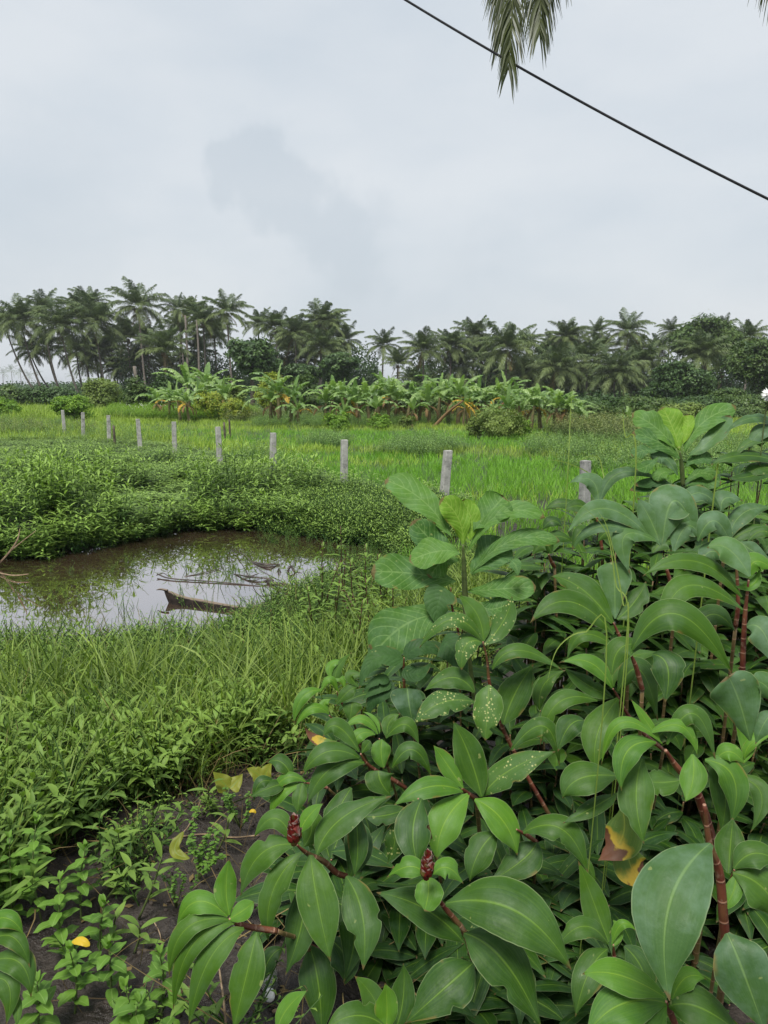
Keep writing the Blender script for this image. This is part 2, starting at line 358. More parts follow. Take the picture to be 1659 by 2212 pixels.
MT['redtwig'] = simple('purple_twig', (0.07, 0.025, 0.025), (0.12, 0.06, 0.04), 0.6, 30)
MT['weed'] = leafy('weed_leaf', (0.026, 0.072, 0.018), (0.28, 0.42, 0.085), 0.5, 0.22, 0.2, rib=(0.13, 0.22, 0.07, 1), dry=(0.16, 0.11, 0.04, 1), dryf=0.02)
MT['weed2'] = leafy('bank_weed_leaf', (0.045, 0.10, 0.02), (0.20, 0.31, 0.055), 0.5, 0.25, 0.2, rib=(0.13, 0.22, 0.06, 1), dry=(0.2, 0.12, 0.05, 1), dryf=0.03)
MT['grass'] = leafy('grass_blade', (0.035, 0.075, 0.014), (0.28, 0.375, 0.08), 0.5, 0.3, 0.2, dry=(0.26, 0.22, 0.08, 1), dryf=0.04)
MT['rice'] = leafy('rice_blade', (0.10, 0.25, 0.025), (0.22, 0.42, 0.05), 0.5, 0.3, 0.2)
MT['field'] = leafy('field_grass', (0.17, 0.28, 0.035), (0.38, 0.50, 0.08), 0.55, 0.3, 0.3, patch=(0.2, 0.27, 0.06, 1), pscale=0.25)
MT['fieldweed'] = leafy('field_weed', (0.06, 0.14, 0.028), (0.22, 0.34, 0.08), 0.5, 0.2, 0.4)
MT['rust'] = leafy('rusty_weed', (0.07, 0.12, 0.03), (0.21, 0.23, 0.07), 0.6, 0.15, 0.3)
MT['herb'] = leafy('herb_leaf', (0.055, 0.13, 0.02), (0.13, 0.25, 0.03), 0.55, 0.25, 0.3, rib=(0.2, 0.32, 0.08, 1), dry=(0.25, 0.2, 0.04, 1), dryf=0.0)
MT['frond'] = leafy('palm_frond', (0.022, 0.052, 0.02), (0.17, 0.215, 0.07), 0.55, 0.15, 0.3, dry=(0.26, 0.22, 0.07, 1), dryf=0.02)
MT['deadfrond'] = leafy('dead_palm_frond', (0.09, 0.06, 0.03), (0.24, 0.18, 0.07), 0.7, 0.15, 0.2)
MT['palmtrunk'] = simple('palm_trunk', (0.08, 0.07, 0.06), (0.2, 0.17, 0.14), 0.9, 3, 0.5, 0.05, stretch=(1, 1, 3))
MT['bark'] = simple('tree_bark', (0.05, 0.04, 0.03), (0.13, 0.11, 0.08), 0.9, 6, 0.5, 0.03)
MT['banana'] = leafy('banana_leaf', (0.065, 0.15, 0.035), (0.29, 0.41, 0.13), 0.4, 0.3, 0.4, rib=(0.25, 0.36, 0.12, 1))
MT['bananay'] = leafy('yellow_banana_leaf', (0.4, 0.24, 0.03), (0.55, 0.4, 0.06), 0.5, 0.25, 0.3, dry=(0.2, 0.1, 0.03, 1), dryf=0.18)
MT['bananadry'] = leafy('dry_banana_leaf', (0.11, 0.065, 0.03), (0.26, 0.17, 0.08), 0.8, 0.1, 0.2)
MT['bananastem'] = simple('banana_stem', (0.1, 0.07, 0.04), (0.17, 0.16, 0.06), 0.7, 5, 0.4, 0.02)
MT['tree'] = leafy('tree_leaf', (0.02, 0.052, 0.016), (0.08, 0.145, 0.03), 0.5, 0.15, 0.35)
MT['tree2'] = leafy('tree_leaf_warm', (0.03, 0.07, 0.016), (0.11, 0.17, 0.035), 0.5, 0.18, 0.35)
MT['bush'] = leafy('bush_leaf', (0.07, 0.12, 0.025), (0.22, 0.29, 0.06), 0.55, 0.2, 0.3, dry=(0.14, 0.08, 0.04, 1), dryf=0.05)
MT['brightbush'] = leafy('bright_bush_leaf', (0.09, 0.19, 0.02), (0.2, 0.33, 0.03), 0.55, 0.25, 0.3)
MT['yellowbush'] = leafy('yellow_bush_leaf', (0.12, 0.2, 0.02), (0.32, 0.36, 0.04), 0.55, 0.25, 0.3, dry=(0.5, 0.33, 0.03, 1), dryf=0.12)
MT['white'] = simple('white_petal', (0.75, 0.75, 0.72), (0.85, 0.85, 0.82), 0.6, 30)
MT['yellow'] = leafy('yellow_leaf', (0.12, 0.15, 0.015), (0.24, 0.25, 0.025), 0.5, 0.3, 0.3, rib=(0.12, 0.2, 0.02, 1), dry=(0.25, 0.1, 0.03, 1), dryf=0.05)
MT['gold'] = leafy('golden_leaf', (0.5, 0.34, 0.02), (0.6, 0.42, 0.03), 0.5, 0.3, 0.3)

HAZE = 0.0003
# ================================================================== GROUND AND WATER
def W2(px, py, z=0.0): return at_z(px, py, z)[:2]
POND = np.array([W2(*p) for p in [(-420, 1190), (-150, 1200), (60, 1203), (190, 1185), (330, 1152), (430, 1142), (580, 1138), (700, 1156), (860, 1180), (905, 1196), (880, 1222),
                                  (700, 1236), (655, 1270), (560, 1306), (500, 1345), (440, 1378), (300, 1396), (150, 1402), (0, 1398), (-200, 1420), (-620, 1470)]])
LAND_Y = [-30, 0, 1, 2, 3, 4, 5, 6, 7, 8.5, 10, 14, 60, 6000]
LAND_Z = [.9, .72, .66, .56, .44, .33, .23, .16, .13, .12, .12, .10, .10, .10]
def land(x, y):
    return np.interp(y, LAND_Y, LAND_Z) - np.clip((x + 0.22) * 0.75, 0, .5) * np.interp(y, [0, 1.2, 3, 6], [0, 1, .7, 0])
def height(x, y, fine=True):
    x, y = np.atleast_1d(np.asarray(x, float)), np.atleast_1d(np.asarray(y, float))
    h = land(x, y)
    if fine:
        near = np.interp(y, [5, 9, 60, 90], [1, .5, .5, 0])
        h = h + near * ((vnoise(x, y, 1.1, 3) - .5) * .10 + (vnoise(x, y, 4.3, 5) - .5) * .05) + np.interp(y, [4, 6], [1, 0]) * (
            (vnoise(x, y, 11, 7) - .5) * .055 + (vnoise(x, y, 22, 8) - .5) * .032)
    q = np.stack([x, y], -1); far = (y > 4) & (y < 20) & (np.abs(x) < 12); d = np.full(len(x), 99.0)
    if far.any(): d[far] = sdf(q[far], POND)
    return np.where(d > 0, np.minimum(h, 0.015 + 0.30 * d), np.maximum(-0.35, 0.4 * d))
def hz(x, y): return float(height(x, y)[0])
def G(px, py):
    """the point of the ground a photo pixel looks at"""
    z = 0.2
    for _ in range(12): p = at_z(px, py, z); z = hz(p[0], p[1])
    p = at_z(px, py, z); return p
ys = np.concatenate([np.arange(-6, 1, .5), np.arange(1, 5.5, 0.028), np.arange(5.5, 16, 0.1), np.arange(16, 60, 1.0), np.geomspace(60, 5000, 36)])
xs0 = np.concatenate([np.arange(-3.0, 1.6, 0.03)]); g = np.geomspace(0.05, 4000, 90); gl, gr = -3.0 - g[::-1], 1.6 + g
xs = np.concatenate([gl, xs0, gr])
YY, XX = np.meshgrid(ys, xs, indexing='ij'); ZZ = height(XX.ravel(), YY.ravel())
gm = M_(); gm.add(np.stack([XX.ravel(), YY.ravel(), ZZ], -1), grid_quads(len(ys), len(xs)), (0, 0, .5))
m_, t_ = mat('ground_soil'); b = NB(t_); co = b.coord(); geo = b.n('ShaderNodeNewGeometry'); sp_ = b.n('ShaderNodeSeparateXYZ'); t_.links.new(geo.outputs['Position'], sp_.inputs[0])
n1 = b.noise(co, 3.2, 8, .62); n2 = b.noise(co, 26, 6, .62); n3 = b.noise(co, 110, 3, .6)
mud = b.mix(b.mr(n1, .35, .65), (0.020, 0.0145, 0.0115, 1), (0.052, 0.041, 0.032, 1)); mud = b.mix(b.mr(n2, .48, .64, 0, .6), mud, (0.012, 0.009, 0.007, 1))
mud = b.mix(b.mr(n3, .6, .7, 0, .35), mud, (0.09, 0.072, 0.05, 1))
grn = b.mix(b.noise(co, 1.2, 5), (0.02, 0.04, 0.01, 1), (0.055, 0.10, 0.02, 1))
c = b.mix(b.mr(sp_.outputs[1], 12.5, 16), mud, grn)
rgh = b.mr(n1, .40, .6, .30, .85)
b.out(c, b.m('MAXIMUM', rgh, b.mr(sp_.outputs[1], 10, 14, 0, .9)), 0, None, b.bump(b.m('ADD', b.m('ADD', n2, b.m('MULTIPLY', n3, .25)), n1), .9, .03), .45)
o = gm.obj('ground', m_); tag(o, kind='structure')
# pond water: an upward facing sheet cut to just beyond the shoreline
wx, wy = np.linspace(-9, 1.6, 60), np.linspace(5.4, 13, 60)
WY, WX = np.meshgrid(wy, wx, indexing='ij'); q = np.stack([WX.ravel(), WY.ravel()], -1)
Qw = grid_quads(60, 60); dmin = sdf(q, POND)[Qw].min(1); Qw = Qw[dmin < 0.25]
wm = M_(); wm.add(np.column_stack([q, np.zeros(len(q))]), Qw, (0, 0, .5))
m_, t_ = mat('muddy_water'); b = NB(t_); co = b.coord()
mpn = b.n('ShaderNodeMapping'); mpn.inputs['Scale'].default_value = (1, 1.0, 1); t_.links.new(co, mpn.inputs[0])
rp = b.noise(mpn.outputs[0], 2.2, 3, .45); fine = b.noise(mpn.outputs[0], 14, 2, .5)
dif = b.n('ShaderNodeBsdfDiffuse'); b.set(dif.inputs[0], b.mix(b.mr(b.noise(co, 0.8, 4), .35, .65), (0.045, 0.029, 0.017, 1), (0.075, 0.05, 0.03, 1)))
gl_ = b.n('ShaderNodeBsdfGlossy'); gl_.inputs['Roughness'].default_value = 0.02; b.set(gl_.inputs[0], (0.98, 0.95, 0.97, 1))
bm = b.bump(b.m('ADD', rp, b.m('MULTIPLY', fine, 0.06)), 0.035, 0.02); t_.links.new(bm, gl_.inputs['Normal'])
fr = b.n('ShaderNodeFresnel'); fr.inputs['IOR'].default_value = 2.0; t_.links.new(bm, fr.inputs['Normal'])
mxs = b.n('ShaderNodeMixShader'); b.set(mxs.inputs[0], b.m('ADD', b.m('MULTIPLY', fr.outputs[0], 1.0), 0.36, clamp=True))
t_.links.new(dif.outputs[0], mxs.inputs[1]); t_.links.new(gl_.outputs[0], mxs.inputs[2]); oo = b.n('ShaderNodeOutputMaterial'); t_.links.new(mxs.outputs[0], oo.inputs[0])
o = wm.obj('pond_water', m_); tag(o, kind='structure')

# air: one even closed box of thin haze round everything
V = [(x, y, z) for z in (-1.5, 32) for x, y in ((-4300, -60), (4300, -60), (4300, 5200), (-4300, 5200))]
me = mesh_data('haze', np.array(V, float), np.array([(3, 2, 1, 0), (4, 5, 6, 7), (0, 1, 5, 4), (1, 2, 6, 5), (2, 3, 7, 6), (3, 0, 4, 7)]), np.zeros((8, 3)), False)
hm = bpy.data.materials.new('haze_air'); hm.use_nodes = True; ht = hm.node_tree; ht.nodes.clear(); ho = ht.nodes.new('ShaderNodeOutputMaterial'); hv = ht.nodes.new('ShaderNodeVolumePrincipled')
hv.inputs['Color'].default_value = (.93, .96, 1, 1); hv.inputs['Density'].default_value = HAZE; hv.inputs['Anisotropy'].default_value = 0.2; ht.links.new(hv.outputs[0], ho.inputs['Volume'])
me.materials.append(hm); o = bpy.data.objects.new('haze', me); COL.objects.link(o); tag(o, kind='stuff'); o['label'] = 'thin pale haze in the air over the field'

# ================================================================== PALMS
def frond_mesh(m, org, az, el, ln, droop, nleaf=26, ll=0.9, lw=0.035, tint=0.5, hang=0.7, k=12, seed=0):
    """a coconut frond: a rachis bending down and two rows of hanging leaflets"""
    rg = np.random.default_rng(seed); t = np.linspace(0, 1, k); e = el - droop * t ** 1.35
    d = np.stack([np.cos(e) * math.cos(az), np.cos(e) * math.sin(az), np.sin(e)], 1)
    C = np.asarray(org) + np.concatenate([[np.zeros(3)], np.cumsum((d[1:] + d[:-1]) / 2 * ln / (k - 1), 0)])
    S = np.array([-math.sin(az), math.cos(az), 0]); Nn = np.cross(d, S)
    ribbon(m, C, np.tile(S, (k, 1)), Nn, 0.035 * ln / 4.5, 'blade', 2, 0, 0, tint + .25)
    tt = np.linspace(.13, .995, nleaf)
    for sgn in (-1, 1):
        tl = np.clip(tt + rg.normal(0, .006, nleaf), .1, 1)
        p = np.stack([np.interp(tl, t, C[:, i]) for i in range(3)], -1); T = nrm(np.stack([np.interp(tl, t, d[:, i]) for i in range(3)], -1))
        Nl = nrm(np.cross(T, S)) 
        L_ = ll * np.interp(tl, [.1, .3, .6, .9, 1], [.55, .95, 1, .65, .35]) * rg.uniform(.85, 1.1, nleaf)
        out_ = nrm(S * sgn * np.interp(tl, [0, 1], [1, .45])[:, None] + T * np.interp(tl, [0, 1], [.35, 1])[:, None] + Nl * rg.uniform(-.15, .35, nleaf)[:, None] - UP * (hang * .25))
        mid = p + out_ * L_[:, None] * .5; g = nrm(out_ - UP * (hang * rg.uniform(.7, 1.5, nleaf)[:, None] + .3)); tip = mid + g * L_[:, None] * .5
        wv = nrm(T + rg.normal(0, .2, (nleaf, 3))) * lw
        V = np.stack([p - wv * .6, p + wv * .6, mid - wv, mid + wv, tip - wv * .12, tip + wv * .12], 1)
        A = np.zeros(V.shape); A[..., 0] = [-1, 1, -1, 1, -1, 1]; A[..., 1] = [0, 0, .5, .5, 1, 1]; A[..., 2] = tint + rg.normal(0, .08, nleaf)[:, None]
        Q = np.array([[0, 1, 3, 2], [2, 3, 5, 4]])[None] + (np.arange(nleaf) * 6)[:, None, None]
        m.add(V.reshape(-1, 3), Q.reshape(-1, 4), A.reshape(-1, 3))
PALM_R = 3.05
def crown_data(name, seed, nf=24, detail=24, shape='full'):
    rg = np.random.default_rng(seed); m = M_(); dead = M_()
    for i in range(nf):
        u = (i + .5) / nf; az = i * 2.39996 + rg.normal(0, .15)
        el = {'full': 1.35 - 1.75 * u, 'up': 1.45 - 1.2 * u, 'wind': 1.3 - 1.6 * u}[shape] + rg.normal(0, .10)
        if shape == 'wind': az = az * .55 + (math.pi if math.cos(az) < 0 else 0) * .15
        ln = rg.uniform(3.6, 4.7) * (0.75 if u < .12 else 1)
        frond_mesh(m, (0, 0, 0), az, el, ln, rg.uniform(.75, 1.25) * (.4 if u < .15 else 1), detail, rg.uniform(1.0, 1.25), .052, .25 + .6 * u * rg.uniform(.6, 1.1), rg.uniform(.3, .8), 9, seed * 100 + i)
    for i in range(2):
        az = rg.uniform(0, 6.28); frond_mesh(dead, (0, 0, -.2), az, rg.uniform(-.9, -.4), rg.uniform(2.4, 3.4), .8, 16, .8, .05, .6, 1.2, 7, seed * 77 + i)
    for i in range(16):
        a = rg.uniform(0, 6.28); r_ = rg.uniform(.15, .38); z0 = rg.uniform(-.75, -.25); th = np.linspace(0, np.pi, 5); ph = np.linspace(0, 2 * np.pi, 7)
        V = np.stack([np.outer(np.sin(th), np.cos(ph)), np.outer(np.sin(th), np.sin(ph)), np.outer(np.cos(th), np.ones(7)) * 1.2], -1) * .14
        A = np.zeros(V.shape); A[..., 2] = .3; dead.add(V.reshape(-1, 3) + [r_ * math.cos(a), r_ * math.sin(a), z0], grid_quads(5, 7), A.reshape(-1, 3))
    a_ = m.data(name); a_.materials.append(MT['frond']); b_ = dead.data('dead_fronds'); b_.materials.append(MT['deadfrond']); return a_, b_
CROWNS = [crown_data('palm_crown', s, nf, 46, sh) for s, nf, sh in ((1, 32, 'full'), (2, 26, 'full'), (3, 36, 'full'), (4, 26, 'up'), (5, 30, 'full'), (6, 20, 'wind'))]
FARCROWN = [crown_data('palm_crown', s, 14, 9, 'full') for s in (8, 9)]
_pr = random.Random(5)
def palm(px, py, rpx, dist, base_px, label, group, var=None, far=False, dead=True, trunk_r=.15):
    """a palm whose crown centre stands where the photo shows it, at its own distance; trunk comes down to the ground"""
    c = P(px, py, dist); bx = P(base_px, 850, dist * 1.0)[0]; by = c[1] + _pr.uniform(-1.5, 1.5)
    bz = .05; s = rpx * dist / FPX / PALM_R
    root = empty('coconut_palm', (bx, by, bz), label, 'palm tree', group)
    tm = M_(); b0 = np.array([bx, by, bz - .3]); top = c + np.array([0, 0, -.35 * s])
    lean = top - b0; pts = [b0, b0 + lean * [.45, .45, .33], b0 + lean * [.78, .78, .68], top]
    tube(tm, pts, [trunk_r * 1.5, trunk_r * 1.05, trunk_r * .9, trunk_r * .85], 5 if far else 14, 5 if far else 8)
    tm.obj('trunk', MT['palmtrunk'], root)
    ca, cb = (FARCROWN if far else CROWNS)[var if var is not None else _pr.randrange(2 if far else 5)]
    o = bpy.data.objects.new('crown', ca); COL.objects.link(o); o.parent = root
    o.location = tuple(c - np.array(root.location)); rz = _pr.uniform(0, 6.28) if var != 5 else 0
    o.rotation_euler = (_pr.uniform(-.1, .1), _pr.uniform(-.12, .12), rz); o.scale = (s,) * 3
    if dead and not far:
        d = bpy.data.objects.new('dead_fronds', cb); COL.objects.link(d); d.parent = root; d.location = o.location; d.rotation_euler = o.rotation_euler; d.scale = o.scale
    return root
def z1(x, y): return x / 2, 594 + y / 2                 # measured in two enlargements of the tree line
def z2(x, y): return 756 + x * .5442, 621 + y * .5442
GL, GM, GR = 'coconut palms of the left-hand grove', 'coconut palms of the middle clump', 'coconut palms of the right-hand grove'
LEFT = [(90, 200, 100, 170, 118, 'coconut palm at the far left edge with a trunk leaning left over the gap', None),
        (178, 150, 84, 225, 126, 'coconut palm rising just behind the leaning palm at the left edge', 1),
        (262, 225, 108, 322, 116, 'coconut palm with pinkish trunk curving left, third crown from the left edge', 2),
        (412, 210, 112, 452, 120, 'broad bushy coconut palm directly above the olive bush', 0),
        (597, 135, 104, 620, 120, 'tallest coconut palm of the left grove, yellowing lower fronds and long bare trunk', 1),
        (772, 150, 72, 802, 124, 'wind-swept coconut palm whose narrow top droops to the right, left of the second tallest', 5),
        (878, 205, 82, 882, 122, 'coconut palm between the wind-swept palm and the second tallest palm', 4),
        (980, 160, 84, 1000, 118, 'second tallest coconut palm of the left grove, just left of the leafy tree', 1),
        (712, 330, 98, 712, 108, 'low young coconut palm with upright fronds behind the banana plants', 3),
        (1115, 212, 62, 1122, 128, 'small coconut palm peeping over the dark leafy tree', 1)]
for px, py, r, bx, D, lab, v in LEFT: palm(*z1(px, py), r / 2, D, bx / 2, lab, GL, v)
for px, py, r, bx, D in [(20, 210, 80, 130, 128), (345, 150, 82, 380, 130), (330, 330, 80, 345, 130), (200, 310, 85, 250, 132), (430, 340, 85, 420, 134), (550, 270, 80, 560, 128), (640, 280, 85, 640, 130), (835, 170, 70, 830, 134), (925, 250, 80, 930, 128), (780, 250, 84, 760, 130), (860, 330, 80, 850, 132), (610, 370, 78, 600, 132), (540, 390, 72, 540, 134), (130, 330, 70, 215, 134), (820, 400, 74, 830, 136), (480, 300, 80, 480, 136), (390, 130, 75, 400, 136), (720, 400, 80, 700, 138), (380, 390, 60, 380, 140), (505, 410, 55, 505, 140)]:
    palm(*z1(px, py), r / 2, D, bx / 2, 'dark coconut palm crowded among others behind the front palms of the left grove', GL + ' crowded at the back', None)
MID = [(1190, 225, 78, 1215, 122, 'coconut palm at the left end of the middle clump, above the leafy tree', 0),
       (1276, 255, 84, 1278, 118, 'coconut palm with drooping fronds in the centre-left of the middle clump', 4),
       (1390, 205, 92, 1370, 120, 'tallest coconut palm of the middle clump beside the open gap of sky', 2),
       (1490, 285, 68, 1440, 122, 'coconut palm leaning out over the gap at the right end of the middle clump', 1),
       (1388, 315, 92, 1380, 116, 'low front coconut palm of the middle clump with yellow lower fronds', 0)]
for px, py, r, bx, D, lab, v in MID: palm(*z1(px, py), r / 2, D, bx / 2, lab, GM, v)
for px, py, r, bx, D in [(1330, 260, 72, 1330, 128), (1240, 330, 76, 1240, 130), (1440, 230, 66, 1430, 130), (1460, 350, 66, 1450, 128), (1320, 370, 80, 1320, 132), (1230, 400, 66, 1230, 132)]:
    palm(*z1(px, py), r / 2, D, bx / 2, 'dark coconut palm crowded at the back of the middle clump', GM + ' crowded at the back', None)
palm(*z2(132, 228), 32, 125, z2(124, 0)[0], 'lone coconut palm standing by itself in the gap between the two groves', 'coconut palms standing alone', 1)
RIGHT = [(190, 305, 58, 185, 112, 'short coconut palm at the left end of the right grove, beside the lone palm', 3),
         (292, 250, 84, 292, 112, 'coconut palm with a spiky upright top and coconuts, first tall one of the right grove', 0),
         (400, 235, 76, 400, 118, 'coconut palm left of the rounded high crowns in the right grove', 2),
         (492, 195, 80, 490, 124, 'rounded high coconut palm crown left of the reddish trunked palm', 4),
         (622, 245, 108, 618, 110, 'largest coconut palm of the right grove with a reddish bare trunk', 0),
         (705, 225, 58, 705, 124, 'small coconut palm just right of the reddish trunked palm', 1),
         (860, 200, 72, 865, 124, 'coconut palm high in the middle of the right grove with a flat top', 2),
         (980, 180, 54, 985, 128, 'thin coconut palm showing above the others left of the tallest right palm', 1),
         (1102, 175, 76, 1110, 120, 'tallest coconut palm of the right grove, spreading star-shaped crown', 1),
         (826, 320, 100, 826, 108, 'front coconut palm with hanging pale fronds behind the banana rows', 0),
         (940, 290, 88, 945, 112, 'coconut palm with folded upright fronds in the middle of the right grove', 4),
         (1050, 345, 104, 1050, 106, 'low front coconut palm with a pale hanging frond near the round-crowned trees', 2),
         (1170, 300, 86, 1165, 112, 'coconut palm at the right end of the right grove, touching the round tree', 4),
         (1272, 172, 46, 1280, 128, 'small coconut palm crown poking out left above the big spreading tree', 1),
         (1400, 262, 92, 1405, 104, 'coconut palm growing in front of the big spreading tree', 0),
         (1482, 158, 42, 1485, 128, 'tiny coconut palm crown showing over the top of the spreading tree', 1),
         (1590, 195, 66, 1580, 116, 'coconut palm between the two big leafy trees near the right edge', 1)]
for px, py, r, bx, D, lab, v in RIGHT: palm(*z2(px, py), r * .5442, D, z2(bx, 0)[0], lab, GR, v)
for px, py, r, bx, D in [(430, 310, 90, 430, 120), (520, 290, 86, 520, 124), (560, 350, 80, 560, 126), (690, 340, 84, 690, 118), (760, 370, 80, 760, 124), (900, 370, 84, 900, 122), (990, 260, 70, 990, 126), (1110, 400, 80, 1110, 118), (1130, 250, 70, 1140, 126), (1230, 240, 56, 1230, 126), (250, 370, 66, 250, 124), (640, 400, 70, 650, 130), (870, 260, 74, 870, 130), (1480, 330, 80, 1480, 124), (1530, 240, 56, 1530, 128), (800, 230, 50, 800, 130)]:
    palm(*z2(px, py), r * .5442, D, z2(bx, 0)[0], 'dark coconut palm crowded among others behind the front palms of the right grove', GR + ' crowded at the back', None)
for px, py, r in [(6, 806, 14), (24, 800, 15), (44, 804, 12), (62, 812, 12), (80, 806, 10), (155, 812, 12), (176, 808, 11), (772, 812, 12), (790, 806, 13), (806, 812, 12), (756, 815, 11), (746, 810, 10), (818, 800, 12), (250, 812, 13), (230, 806, 11)]:
    palm(px, py, r, _pr.uniform(330, 420), px, 'faint far coconut palm on the hazy horizon seen through a gap in the groves', 'faint palms on the far horizon', None, far=True)
# bare trunks whose tops are gone
for (px, y0, y1, D, lab) in [(z1(800, 0)[0], z1(0, 175)[1], z1(0, 400)[1], 118, 'bare dead palm trunk without a crown in front of the dark left grove'), (z1(580, 0)[0], z1(0, 395)[1], z1(0, 480)[1], 70, 'short broken palm stump among the bushes left of the bananas'),
                             (z1(850, 0)[0], z1(0, 195)[1], z1(0, 400)[1], 119, 'dead reddish palm trunk just right of the wind-swept palm')]:
    a = P(px, y0, D); bt = P(px + 3, y1 + 14, D); bt[2] = 0; m = M_(); tube(m, [bt, (a + bt) / 2 + [.15, 0, 0], a], [.24, .18, .15], 8, 8); o = m.obj('dead_palm_trunk', MT['palmtrunk']); tag(o, lab, 'tree trunk')

# ================================================================== LEAFY TREES AND BUSHES
def leaf_cloud(m, c, rad, n, ls, rg, hollow=.5, clump=40, lobes=9, tint0=.5, flat=.0, aspect=.5):
    """leaf-sized faces gathered in clumps over an uneven crown; c centre, rad (rx, ry, rz)"""
    c, rad = np.asarray(c, float), np.asarray(rad, float)
    ld = nrm(rg.normal(0, 1, (lobes, 3)) * [1, 1, .8] + [0, 0, .15]); lr = rg.uniform(.30, .5, lobes); lc = ld * (1 - lr)[:, None] * rg.uniform(.75, 1.02, (lobes, 1))
    nc = max(4, n // clump); w_ = lr ** 2; pick = rg.choice(lobes + 1, nc, p=np.append(w_, .5 * w_.mean() * 3) / (w_.sum() + .5 * w_.mean() * 3))
    LC = np.vstack([lc, [[0, 0, 0]]]); LR = np.append(lr, .62)
    d = nrm(rg.normal(0, 1, (nc, 3))); rr = LR[pick] * rg.uniform(hollow, 1.0, nc) ** .5
    cc = LC[pick] + d * rr[:, None]; cc = cc[cc[:, 2] > -.75]; nc = len(cc)
    per = n // nc + 1; base = np.repeat(cc, per, 0) * rad; nn = len(base); cr = rad.mean() * .10
    p = base + rg.normal(0, cr, (nn, 3)) * [1, 1, .6]
    out_ = nrm(np.repeat(cc, per, 0) + rg.normal(0, .5, (nn, 3)) + [0, 0, .5]); a = nrm(np.cross(out_, rg.normal(0, 1, (nn, 3)))); bb = np.cross(out_, a)
    s = ls * rg.uniform(.6, 1.25, nn)[:, None]; ti = tint0 + np.repeat(rg.normal(0, .18, nc), per) + rg.normal(0, .12, nn)
    V = np.stack([p - a * s, p - bb * s * aspect, p + a * s, p + bb * s * aspect], 1) + c
    A = np.zeros(V.shape); A[..., 0] = [0, -1, 0, 1]; A[..., 1] = [0, .5, 1, .5]; A[..., 2] = ti[:, None]
    m.add(V.reshape(-1, 3), np.arange(nn * 4).reshape(-1, 4), A.reshape(-1, 3)); return lc * rad + c
_tr = np.random.default_rng(21)
def tree(px, top, bot, wpx, dist, label, n=16000, ls=.22, mt='tree', group=None, base_off=0, name='leafy_tree'):
    """a broadleaf tree: crown spanning the measured outline, trunk and limbs below"""
    hw = wpx / 2 * dist / FPX; zt = P(px, top, dist)[2]; zb = max(.6, P(px, bot, dist)[2]); x = P(px, top, dist)[0]; y = dist
    c = np.array([x, y, (zt + zb) / 2]); rad = (hw, hw * .8, (zt - zb) / 2)
    root = empty(name, (x + base_off, y, .05), label, 'tree', group); m = M_(); lc = leaf_cloud(m, c, rad, n, ls, _tr, lobes=11); m.obj('crown', MT[mt], root)
    t = M_(); b0 = np.array([x + base_off, y, -.2]); hub = np.array([x, y, zb + (zt - zb) * .25]); r0 = hw * .06 + .06
    tube(t, [b0, (b0 + hub) / 2 + [.1, 0, 0], hub], [r0 * 1.3, r0, r0 * .7], 8, 8)
    for q in lc[:8]: tube(t, [hub - [0, 0, .3], (hub + q) / 2 + [0, 0, -.2], q], [r0 * .55, r0 * .35, r0 * .12], 6, 5, cap=False)
    t.obj('trunk', MT['bark'], root); return root
tree(z1(1095, 0)[0], z1(0, 240)[1], z1(0, 470)[1], 106, 78, 'dense dark leafy tree between the left grove and the middle palm clump', 15000, .20)
tree(z1(1180, 0)[0], z1(0, 330)[1], z1(0, 470)[1], 60, 84, 'smaller dark tree hugging the right side of the dense leafy tree', 7000, .18)
tree(z1(1465, 0)[0], z1(0, 325)[1], z1(0, 470)[1], 92, 88, 'dark tree with reddish tips under the right end of the middle palm clump', 9000, .2)
tree(z1(1320, 0)[0], z1(0, 380)[1], z1(0, 470)[1], 90, 90, 'low dark tree under the centre of the middle palm clump', 7000, .2)
tree(z2(1380, 0)[0], z2(0, 122)[1], z2(0, 330)[1], 165, 112, 'large spreading tree with a high rounded crown near the right edge', 26000, .27, 'tree2')
tree(z2(1300, 0)[0], z2(0, 295)[1], z2(0, 500)[1], 140, 78, 'round dark tree below the spreading tree at the end of the right grove', 22000, .17)
tree(z2(1600, 0)[0], z2(0, 185)[1], z2(0, 500)[1], 150, 84, 'big dark green tree filling the right edge of the photo', 26000, .19, 'tree2')
tree(z2(1480, 0)[0], z2(0, 400)[1], z2(0, 520)[1], 90, 74, 'low pale green leafy tree between the two round trees on the right', 9000, .15, 'tree2')
tree(z2(1230, 0)[0], z2(0, 380)[1], z2(0, 500)[1], 90, 86, 'low dark tree left of the round dark tree under the palms', 7000, .2)
tree(z2(760, 0)[0], z2(0, 215)[1], z2(0, 330)[1], 60, 130, 'small leafy crown filling the dip between two palms of the right grove', 5000, .25, 'tree2')
def bush(px, top, bot, wpx, dist, label, n, ls, mt, group=None, zbase=.05, name='bush', cat='bush', tint=.5):
    x = P(px, top, dist)[0]; hw = wpx / 2 * dist / FPX; zt = P(px, top, dist)[2]; y = dist; h = zt - zbase
    root = empty(name, (x, y, zbase), label, cat, group); m = M_(); c = np.array([x, y, zbase + h * .45]); lc = leaf_cloud(m, c, (hw, hw * .85, h * .58), n, ls, _tr, .6, 30, 12, tint); m.obj('foliage', MT[mt], root)
    t = M_()
    for q in lc[:7]: tube(t, [(x + random.uniform(-.1, .1) * hw, y, zbase - .1), (x + (q[0] - x) * .6, y + (q[1] - y) * .5, zbase + h * .3), q], [.03, .02, .008], 6, 5, cap=False)
    t.obj('stem', MT['bark'], root); return root
bush(230, 812, 880, 100, 62, 'large rounded olive green bush at the foot of the left grove', 12000, .10, 'bush')
bush(170, 850, 896, 112, 44, 'bright yellow-green low mound of creeper behind the last fence posts', 9000, .07, 'brightbush')
